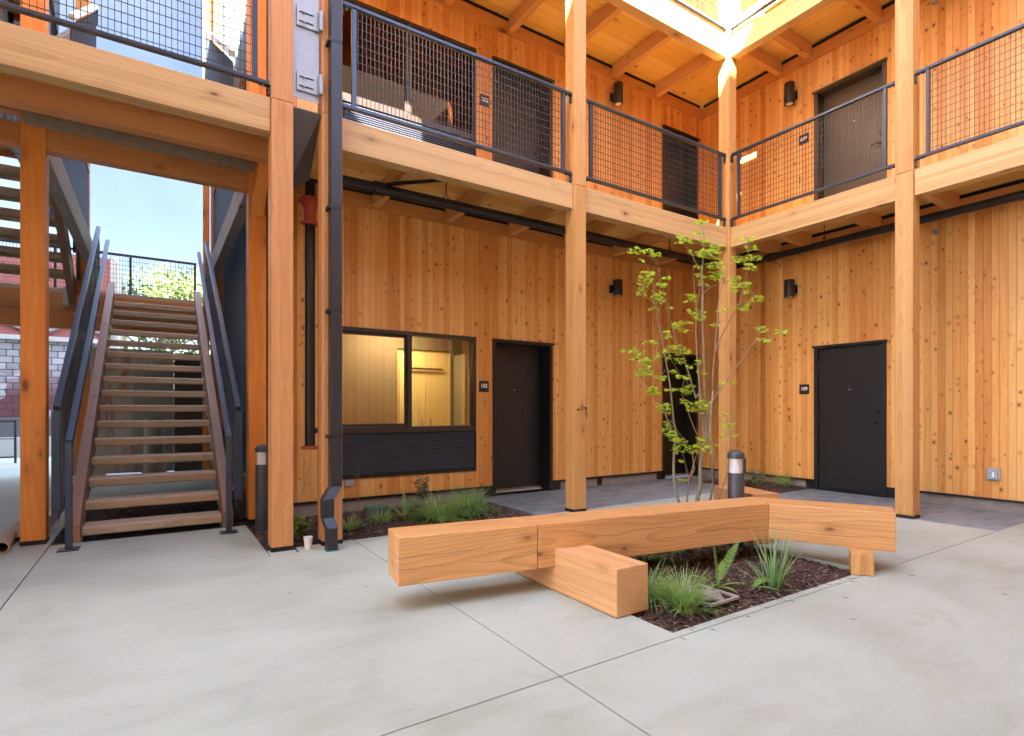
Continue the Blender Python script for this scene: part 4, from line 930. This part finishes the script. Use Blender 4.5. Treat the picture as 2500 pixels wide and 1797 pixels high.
# cardboard tube, cardboard sheet, plank beside the left post
b = MB(); p0 = Vector((-1.075, 6.13, .052)); p1 = Vector((-1.12, 6.75, .052)); d_ = (p1-p0)
b.tube([p0, p1], .05, 24, False).tube([p0, p1], .043, 24, False)
for j in range(24):
    k = j; k2 = (j+1) % 24; b.f.append((k, k2, 48+k2, 48+k))
tag(b.build('cardboard_tube', cardm, None, (-1.075, 6.13, .05)), 'open cardboard tube lying beside the left orange post', 'tube')
b = MB().add([(-1.20, 6.62, .01), (-1.02, 6.62, .05), (-.98, 7.3, .12), (-1.16, 7.3, .08)]+[(-1.20, 6.62, .014), (-1.02, 6.62, .054), (-.98, 7.3, .124), (-1.16, 7.3, .084)], [(3,2,1,0),(4,5,6,7),(0,1,5,4),(1,2,6,5),(2,3,7,6),(3,0,4,7)])
tag(b.build('cardboard_sheet', cardm, None, mid(b)), 'bent cardboard sheet behind the tube', 'cardboard')
b = MB().bar((-.90, 6.75, .05), (-.72, 8.6, .45), .03, .14); tag(b.build('white_plank', white_p, None, mid(b)), 'pale plank leaning behind the left handrail', 'plank')
# paper cup
cp = MB().lathe(1.10, 4.93, [(.026, .002), (.0375, .104)], 20); cp.f = cp.f[:-1]
cu_ = empty('paper_cup', (1.10, 4.93, 0), 'white paper cup standing between the two left posts', 'cup')
cp.build('cup', plastic_w, cu_, smooth=True)
MB().tube([(1.10+.0375*math.cos(t/20*6.2832), 4.93+.0375*math.sin(t/20*6.2832), .105) for t in range(21)], .0022, 6).build('rim', plastic_w, cu_, smooth=True)
# green valve lid
e = empty('valve_lid', (2.06, 6.02, 0), 'round green plastic lid in the mulch under the window', 'valve lid')
MB().lathe(2.06, 6.02, [(.115, -.03), (.12, .09), (.125, .095), (.125, .115), (.115, .12), (.02, .122)], 28).build('lid', greenlid, e, smooth=True)
# ---------------------------------------------------------------- plants
def blade(b, base, ang, L, wd, lean, droop, rr, seg=5):
    d = Vector((math.cos(ang), math.sin(ang), 0)); side = Vector((-d.y, d.x, 0)); p = Vector(base); th = math.pi/2-lean; pts = []
    for i in range(seg+1):
        pts.append(p.copy()); p = p+(d*math.cos(th)+Vector((0, 0, 1))*math.sin(th))*(L/seg); th -= droop/seg
    vs = []
    for i, q in enumerate(pts):
        w_ = wd*(1-(i/seg)**1.7)+.0004; vs += [q-side*w_, q+side*w_]
    b.add(vs, [(2*i, 2*i+1, 2*i+3, 2*i+2) for i in range(seg)])
def tuft(name, x, y, n, L, wd, label, mat, spread=.05, lean=.5, droop=1.6, seed=1, z=0, cat='grass'):
    rr = random.Random(seed); b = MB()
    for _ in range(n):
        a = rr.uniform(0, 6.283); r_ = spread*math.sqrt(rr.random())
        blade(b, (x+r_*math.cos(a), y+r_*math.sin(a), z-.015), a+rr.gauss(0, .5), L*rr.uniform(.55, 1.1), wd*rr.uniform(.7, 1.2), abs(rr.gauss(lean, .30)), rr.uniform(.3, 1.25)*droop, rr)
    return tag(b.build(name, mat, None, (x, y, z)), label, cat)
tuft('grass_tuft', 2.66, 2.20, 300, .29, .0034, 'pale green grass tuft in front of the drain grate', grassm, .05, .35, 1.5, 2)
tuft('grass_tuft', 2.62, 2.47, 380, .28, .0028, 'denser green grass tuft beside the bench block', grassd, .06, .5, 1.9, 3)
tuft('grass_tuft', 3.25, 3.10, 260, .30, .0024, 'low spreading grass seen under the bench left part', grassd, .08, .9, 1.2, 4)
tuft('grass_tuft', 3.75, 3.20, 160, .30, .0026, 'dark grass under the bench near the bollard', grassd, .08, .8, 1.4, 5)
tuft('iris_plant', 3.50, 2.16, 30, .46, .0085, 'tall stiff bladed iris in front of the bench bend', irism, .035, .18, .55, 6, cat='plant')
tuft('iris_plant', 3.47, 2.19, 16, .40, .0045, 'arching thin blades around the tall iris', irism, .03, .65, 1.6, 16, cat='plant')
tuft('grass_tuft', 3.05, 5.62, 620, .44, .0030, 'large drooping grass tuft near the corner of the long bed', grassd, .13, .7, 1.6, 7)
tuft('grass_tuft', 2.60, 5.50, 620, .44, .0032, 'wide pale drooping grass tuft in front of the foundation', grassm, .12, .7, 1.6, 8)
tuft('grass_tuft', 3.30, 6.15, 200, .34, .0022, 'grass tuft against the wall left of door 102', grassd, .08, .4, 1.3, 9)
tuft('grass_tuft', 2.00, 5.62, 150, .24, .0042, 'bright green strap leaved tuft right of the valve lid', grassm, .06, .55, 1.2, 10)
tuft('grass_tuft', 1.62, 5.45, 170, .22, .0030, 'small green tuft just right of the downspout post', grassm, .06, .5, 1.2, 12)
tuft('grass_tuft', 8.02, 4.80, 190, .34, .0026, 'grass tuft left of door 109', grassm, .06, .35, 1.2, 13)
tuft('grass_tuft', 7.92, 5.15, 170, .36, .0026, 'grass tuft behind the seat block near the right-hand wall', grassd, .07, .4, 1.2, 14)
def fern(x, y, fronds, label, mat=fernm, z=0):
    b = MB()
    for ang, L, lean, droop in fronds:
        d = Vector((math.cos(ang), math.sin(ang), 0)); side = Vector((-d.y, d.x, 0)); p = Vector((x, y, z)); th = math.pi/2-lean; N = 26; pts = []
        for i in range(N+1):
            pts.append(p.copy()); p = p+(d*math.cos(th)+Vector((0,0,1))*math.sin(th))*(L/N); th -= droop/N
        b.tube(pts, [.003*(1-i/(N+2)) for i in range(N+1)], 4)
        for i in range(4, N):
            q = pts[i]; t = (pts[i+1]-pts[i]).normalized(); w_ = .036*math.sin(math.pi*min(1, (i-2)/(N-2)*.92+.08))*(L/.35)
            for s_ in (-1, 1):
                tip = q+side*s_*w_+t*w_*.35-Vector((0,0,w_*.12)); b.add([q-t*.005, q+side*s_*w_*.5-t*.004, tip, q+side*s_*w_*.5+t*.006, q+t*.005], [(0,1,2,3,4)])
    return tag(b.build('sword_fern', mat, None, (x, y, z)), label, 'fern')
fern(3.17, 2.36, [(1.9, .34, .02, .15), (.1, .42, .55, .5), (-.9, .20, .9, .9), (.5, .30, .8, .7), (2.6, .22, .7, .9), (3.6, .20, .8, 1.0), (-1.7, .18, 1.0, 1.0)], 'green sword fern with one upright frond, right of the grate')
fern(3.33, 2.22, [(-.5, .26, .8, 1.2), (-1.3, .20, .9, 1.1), (.0, .24, .9, 1.0)], 'low drooping fern between the upright fern and the iris')
fern(2.28, 5.70, [(.6, .36, .5, .8), (2.2, .30, .6, .8), (-.8, .28, .9, .9), (3.9, .26, .8, .9), (1.2, .34, .3, .5)], 'fern in the long bed right of the valve lid')
def shrub(x, y, h, r_, n, ls, label, mat=shrubm, seed=1, name='small_shrub', z=0):
    rr = random.Random(seed); e = empty(name, (x, y, z), label, 'shrub'); b = MB(); lf = MB()
    for k in range(9):
        a = rr.uniform(0, 6.28); t = Vector((x+r_*rr.uniform(.2, .8)*math.cos(a), y+r_*rr.uniform(.2, .8)*math.sin(a), z+h*rr.uniform(.6, 1)))
        p0 = Vector((x, y, z)); b.tube([p0, p0.lerp(t, .5)+Vector((0,0,.02)), t], [.004, .003, .0015], 5)
        for j in range(n//9):
            s_ = rr.uniform(.25, 1); q = p0.lerp(t, s_)+Vector((rr.gauss(0, .02), rr.gauss(0, .02), rr.gauss(0, .015)))
            u = Vector((rr.gauss(0, 1), rr.gauss(0, 1), rr.gauss(0, .6))).normalized(); v = u.cross(Vector((rr.gauss(0, 1), rr.gauss(0, 1), rr.gauss(0, 1)))).normalized()
            lf.add([q, q+u*ls*.5+v*ls*.28, q+u*ls, q+u*ls*.5-v*ls*.28], [(0,1,2,3)])
    b.build('stems', twig, e); lf.build('foliage', mat, e); return e
shrub(2.72, 6.22, .42, .14, 420, .03, 'upright dark leaved shrub against the foundation', shrubm, 3)
shrub(7.72, 5.0, .30, .20, 420, .022, 'grey green shrub beside the grass near the right-hand wall', shrubm, 4)
shrub(1.13, 5.40, .22, .12, 160, .055, 'bright green leafy plant behind the paper cup', leafmat('heuchera', (.30, .40, .08), (.12, .24, .05)), 5)
for i, (x, y, h, l) in enumerate(((1.10, 5.55, .85, 'thin dry flower stalks behind the paper cup'), (1.75, 5.6, .75, 'dark dry flower stalk right of the downspout post'), (1.45, 5.5, .4, 'wispy pale seed stalks beside the downspout post'))):
    rr = random.Random(50+i); b = MB()
    for k in range(5):
        a = rr.uniform(0, 6.28); t = Vector((x+.16*math.cos(a), y+.16*math.sin(a), h*rr.uniform(.6, 1))); b.tube([(x, y, 0), Vector((x, y, 0)).lerp(t, .5)+Vector((0,0,.03)), t], [.002, .0016, .001], 4)
        for j in range(8):
            q = Vector((x, y, 0)).lerp(t, rr.uniform(.6, 1)); b.tube([q, q+Vector((rr.gauss(0, .015), rr.gauss(0, .015), .015))], [.0025, .001], 4)
    tag(b.build('dry_stalks', drym, None, (x, y, 0)), l, 'plant')
# ---------------------------------------------------------------- young maple
tree = empty('vine_maple', (4.15, 3.40, 0), 'slender young multi-stem maple with bright green leaves in the planter', 'tree')
A5 = lambda x, y: (1500+x/3.78, 900+y/3.78)       # reading frames used while tracing the stems
A3 = lambda x, y: (1380+x/3.26, 500+y/3.26)
DT = 5.08
stems = [
 ([(1676, 1330), (1658, 1228), A5(560,1110), A5(548,1000), A5(545,870), A5(556,700), A5(572,600), A5(545,470), A5(520,200), A5(490,0), A3(810,1300), A3(770,1050), A3(735,930), A3(720,780), A3(708,650), A3(690,555)], .015, -.05),
 ([(1680, 1330), A5(670,1225), A5(682,1100), A5(692,1010), A5(660,910), A5(640,820), A5(600,720)], .010, .04),
 ([A5(692,1010), A5(738,930), A5(722,800), A5(700,740), A5(640,650), A5(560,540), A5(520,470)], .008, .04),
 ([A5(692,1010), A5(725,900), A5(770,760), A5(765,640), A5(780,520), A5(775,420), A5(740,300)], .007, .10),
 ([(1702, 1330), A5(765,1215), A5(792,1080), A5(792,900), A5(818,760), A5(845,600), A5(850,420), A3(1112,1600), A3(1105,1300), A3(1100,1130), A3(1090,900), A3(1094,700), A3(1084,560), A3(1100,400), A3(1105,250), A3(1086,170)], .020, .0),
 ([A5(830,700), A5(810,400), A5(800,260), A3(1080,1600), A3(1052,1250), A3(1040,1020), A3(1046,850), A3(1070,660), A3(1084,560)], .012, .06),
 ([(1728, 1330), A5(886,1200), A5(912,1060), A5(902,900), A5(905,780), A5(882,600), A5(892,350), A5(912,200), A3(1170,1400), A3(1188,1180), A3(1202,1000), A3(1218,800), A3(1240,650), A3(1246,540)], .014, -.08),
 ([A3(1188,1180), A3(1240,1050), A3(1300,930), A3(1382,800), A3(1430,600), A3(1460,480), A3(1454,320)], .008, -.12),
 ([A3(1382,800), A3(1430,780), A3(1500,735)], .004, -.14),
 ([A5(905,290), A3(1300,1370), A3(1400,1240), A3(1500,1100), A3(1540,1020), A3(1570,985)], .007, -.2),
 ([A3(1510,1075), A3(1600,1065), A3(1680,1030), A3(1735,1005)], .004, -.22),
 ([A5(556,640), A5(440,340), A5(330,220), A5(250,90), A3(620,1390), A3(560,1300), A3(530,1220)], .007, -.1),
 ([A3(780,1010), A3(735,1130), A3(690,1240), A3(600,1260), A3(500,1150)], .0045, -.12),
 ([A5(845,560), A5(790,210), A3(1040,1540), A3(1000,1400), A3(960,1270), A3(930,1170), A3(880,1090), A3(850,960), A3(820,850), A3(800,740), A3(760,600), A3(735,460)], .010, .03),
 ([A5(810,700), A5(740,560), A5(680,400), A5(620,240), A5(640,100), A3(930,1370)], .006, .08),
 ([A3(1046,850), A3(1030,680), A3(1015,520), A3(1025,430)], .006, .10),
 ([A3(820,1200), A3(880,1290), A3(930,1370)], .004, .05),
 ([A3(1090,900), A3(1150,1010), A3(1190,1060)], .004, .02),
 ([A3(1100,700), A3(1180,640), A3(1270,620), A3(1350,560)], .005, -.05),
 ([A3(1094,560), A3(1000,380), A3(900,270)], .005, .06),
 ([A3(1100,420), A3(1160,400), A3(1220,330)], .004, -.03),
 ([A3(735,930), A3(800,1010)], .004, -.03), ([A3(720,780), A3(640,740), A3(600,700)], .004, -.08), ([A3(708,650), A3(760,590), A3(800,580)], .003, -.02),
 ([(1767, 1330), A5(970,1195), A5(1002,1080), A5(1050,950), A5(1062,760), A5(1078,650), A5(1055,520), A5(1030,430)], .007, -.16),
]
def interp(pts, n=4):
    out = []
    for i in range(len(pts)-1):
        for k in range(n): t = k/n; out.append(pts[i].lerp(pts[i+1], t))
    out.append(pts[-1]); return out
b = MB(); b2 = MB(); b3 = MB(); P3ALL = []; rr = random.Random(21)
for pts, r0, dz in stems:
    f = DT+dz; P3 = []
    drift = 0
    for i, (x, y) in enumerate(pts):
        drift += rr.gauss(0, .03); dd_ = f+(drift if i > 2 else 0); P3.append(at_depth(x, y, dd_))
    if P3[0].z < .06: P3[0].z = -.02
    P3ALL += P3[2:]; q = interp(P3); rad = [max(.0018, r0*(1-.85*i/(len(q)-1))) for i in range(len(q))]
    (b3 if pts is stems[-1][0] else b if r0 >= .009 else b2).tube(q, rad, 7)
b.build('trunk', bark, tree, tree.location, smooth=True)
TW = b2; b4 = b3
def finish_twigs(): TW.build('twigs', twig, tree, tree.location, smooth=True); b3.build('side_shoot', twig, tree, tree.location, smooth=True)
def maple_leaf(b, c, nrm, up, s_):
    nrm = nrm.normalized(); u = (up-nrm*up.dot(nrm)).normalized(); v = nrm.cross(u); out = []
    lob = [(-150, .45), (-128, .25), (-105, .72), (-80, .42), (-52, .92), (-27, .52), (0, 1.05), (27, .52), (52, .92), (80, .42), (105, .72), (128, .25), (150, .45)]
    vs = [c]
    for a, r_ in lob:
        t = R(a); p = c+(u*math.cos(t)+v*math.sin(t))*r_*s_-nrm*(abs(math.sin(t))*.28+.12*r_)*s_*r_; vs.append(p)
    b.add(vs, [(0, i, i+1) for i in range(1, len(lob))])
CL3 = [(1090,145,50,25),(1050,225,40,15),(940,275,70,30),(540,355,50,25),(640,370,60,25),(720,395,40,20),(610,440,25,10),(1210,325,60,15),(1100,290,40,25),(1450,270,50,20),(1480,345,50,25),(1060,380,80,25),(1150,390,90,35),(1390,430,60,35),(1500,420,50,20),(1060,490,30,12),(1200,480,70,30),(1470,490,50,25),(650,560,60,35),(800,580,30,8),(640,630,60,35),(770,640,40,25),(1090,560,40,20),(1210,560,60,35),(1100,620,50,20),(1350,590,50,25),(1380,650,80,35),(1460,620,30,12),(1450,690,25,12),(610,700,40,25),(730,710,60,30),(760,760,50,20),(700,820,40,15),(830,815,25,10),(1000,740,50,35),(1520,745,50,25),(1400,810,60,30),(1050,850,70,25),(1260,835,50,15),(1080,900,40,15),(960,930,50,15),(890,965,40,20),(950,990,50,12),(1190,955,30,8),(790,1010,40,10),(1560,985,50,25),(1720,1010,55,20),(1590,1075,60,15),(830,1040,30,12),(680,1090,60,15),(500,1155,60,20),(590,1175,40,15),(870,1150,90,35),(940,1170,60,25),(780,1200,70,25),(560,1225,40,20),(650,1250,60,35),(910,1240,40,20),(640,1320,60,30),(860,1330,30,20),(930,1370,50,20),(580,1345,40,15),(760,1370,40,15),(1060,1250,30,15),(1080,1330,30,15),(1000,1290,30,12),(690,1480,60,30),(1300,1405,60,12),(990,1440,40,15),(980,1500,30,15),(830,1470,50,8),(930,1470,30,15),(760,1600,60,25),(1050,1600,80,40),(960,1560,40,20)]
CL5 = [(470,370,60,40),(500,560,60,50),(540,620,60,40),(620,690,70,45),(700,740,80,40),(560,750,40,25),(620,850,30,15),(820,640,60,20),(850,740,60,30),(790,700,50,25),(820,350,70,60),(640,1020,45,12),(330,210,50,30),(270,30,60,30),(420,80,50,20),(640,70,60,20),(950,705,20,6),(1050,530,50,30),(1030,620,40,12),(1110,615,20,8),(530,190,70,10),(620,190,30,15),(690,200,30,12),(660,300,40,12),(1020,430,20,20),(500,500,30,15)]
cl = [(*A3(x, y), a/3.26, c/3.26) for x, y, a, c in CL3]+[(*A5(x, y), a/3.78, c/3.78) for x, y, a, c in CL5]
lf = MB(); rr = random.Random(4)

stem_pts = [(px_, py_, DT+dz) for pts, r0, dz in stems for px_, py_ in pts]
for px_, py_, ax_, ay_ in cl:
    near = min(stem_pts, key=lambda s_: (s_[0]-px_)**2+(s_[1]-py_)**2)
    f0 = near[2]+rr.gauss(0, .05); nl = max(4, int(ax_*ay_*.135)+3)
    cc = at_depth(px_, py_+ay_*.4, f0); q0_ = min(P3ALL, key=lambda v: (v-cc).length)
    if (q0_-cc).length < .5: TW.tube([q0_, q0_.lerp(cc, .5)+Vector((0, 0, .015)), cc], [.0026, .0018, .0012], 5)
    for _ in range(nl):
        x = px_+rr.uniform(-1, 1)*ax_*1.0; y = py_+rr.uniform(-1, 1)*ay_*1.0; c = at_depth(x, y, f0+rr.gauss(0, .06))
        nr = Vector((rr.gauss(0, .35), rr.gauss(0, .35)-.12, 1)); up = Vector((rr.gauss(0, 1), rr.gauss(0, 1), -.4))
        maple_leaf(lf, c, nr, up, rr.uniform(.020, .039)); TW.tube([cc, cc.lerp(c, .5)+Vector((0, 0, .01)), c], [.0010, .0008, .0006], 3)
lf.build('foliage', maple, tree, tree.location); finish_twigs()
# small litter on the paving
b = MB(); rr = random.Random(77)
for i_ in range(62):
    x = rr.uniform(.6, 5.5); y = rr.uniform(.6, 2.0) if rr.random() < .7 else rr.uniform(3.6, 4.8)
    if i_ > 16: x = rr.uniform(2.3, 4.4); y = 2.012-abs(rr.gauss(0, .04))
    if i_ > 36: x = rr.uniform(1.5, 3.6); y = 5.055-abs(rr.gauss(0, .05)); a = rr.uniform(0, 3.14); L = rr.uniform(.002, .005)
    d_ = Vector((math.cos(a), math.sin(a), 0))*L; s2 = Vector((-math.sin(a), math.cos(a), 0))*.003; p = Vector((x, y, .001)); s2 = s2*.6
    b.add([p-d_, p+s2, p+d_, p-s2, p+Vector((0,0,.003))], [(0,1,4),(1,2,4),(2,3,4),(3,0,4)])
tag(b.build('leaf_litter', chip_m), 'scattered dark crumbs on the concrete', 'debris', kind='stuff')
# ---------------------------------------------------------------- trees beyond the landing
b = MB().add([(-40, 24, .9), (40, 24, .9), (40, 60, 6.5), (-40, 60, 6.5), (-40, 24, -1), (40, 24, -1), (40, 60, -1), (-40, 60, -1)], [(0,1,2,3),(4,7,6,5),(0,4,5,1),(1,5,6,2),(2,6,7,3),(3,7,4,0)])
tag(b.build('hillside', hillm), kind='structure')
def far_tree(x, y, z, h, r_, label, seed, n=2600, ls=.19):
    rr = random.Random(seed); e = empty('leafy_tree', (x, y, z), label, 'tree', 'trees beyond the stair landing'); t = MB(); lf = MB()
    t.tube([(x, y, z), (x+.1, y, z+h*.4), (x, y+.1, z+h*.8)], [.16, .11, .04], 8); blobs = []
    for k in range(14):
        a = rr.uniform(0, 6.28); el = rr.uniform(.35, 1.0); q = Vector((x+r_*rr.uniform(.2, .95)*math.cos(a), y+r_*rr.uniform(.2, .95)*math.sin(a), z+h*el)); blobs.append(q)
        t.tube([(x, y, z+h*el*.5), Vector((x, y, z+h*el*.5)).lerp(q, .6), q], [.05, .03, .01], 5)
    for _ in range(n):
        q = rr.choice(blobs)+Vector((rr.gauss(0, 1), rr.gauss(0, 1), rr.gauss(0, .6)))*r_*.26
        u = Vector((rr.gauss(0, 1), rr.gauss(0, 1), rr.gauss(0, .7))).normalized(); v = u.cross(Vector((rr.gauss(0, 1), rr.gauss(0, 1), rr.gauss(0, 1)))).normalized()
        lf.add([q, q+u*ls*.5+v*ls*.4, q+u*ls, q+u*ls*.5-v*ls*.4], [(0,1,2,3)])
    t.build('trunk', bark, e); lf.build('crown', treem, e)
far_tree(.1, 26, 1.2, 5.3, 2.2, 'light leafy tree left of centre behind the landing rail', 1)
far_tree(2.1, 27, 1.4, 4.9, 2.3, 'bushy tree behind the middle of the landing rail', 2)
far_tree(3.6, 24.5, 1.0, 4.5, 1.7, 'dense green tree at the right end of the landing rail', 3, 2200)
nb = empty('lane_shade_block', (-20, 10, 0), 'unseen pale block added west of the lane to shade the house', 'building')
MB().box(-34, -9, 3, 17, 0, 14).build('body', palec, nb)  # added out of view so the lane and house fall in shade
ww = empty('stair_shade_block', (-3.2, 9, 0), 'unseen pale block added past the left edge to shade the stair', 'building')
MB().box(-3.6, -2.75, 3.8, 13.5, 0, 10.5).build('body', plain('pale_side_render', (.78, .77, .72), .8), ww)  # added out of view to keep sun off the stair, pale for bounce
MB().box(-3.59, -2.76, 2.2, 3.79, 6.4, 9.5).build('upper_shade_block', cedar_y, ww)
# ---------------------------------------------------------------- south wing behind the camera (shades the court, mirrored in the panes; made pale to bounce light)
SWM = plain('pale_cream', (.80, .79, .74), .8)
sw = empty('south_wing', (-8, -6, 0), 'tall pale rendered wing behind the camera', 'building')
MB().box(-24, 2.8, -9, -3, 0, 17.7).box(2.801, WB, -8.9, -3.01, 0, 6.5).build('body', plain('pale_render', (.74, .73, .69), .8, 0, .04, 1), sw)
b = MB()
for z in (3.6, 6.4, 9.2, 12.0, 14.8):
    b.box(-20, 2.7, -2.99, -1.9, z, z+.28)
b.build('gallery', beam_x, sw)
MB().box(-4.5, 2.7, -2.999, -2.97, 9.5, 14.7).box(3.2, WB-.1, -2.999, -2.97, .15, 6.4).build('cedar_bay', cedar_x, sw)
b = MB()
for k in range(9):
    for z in (4.8,): b.box(-19+3.1*k, -17.6+3.1*k, -2.995, -2.97, z, z+1.3)
b.build('window', glass_dark, sw)
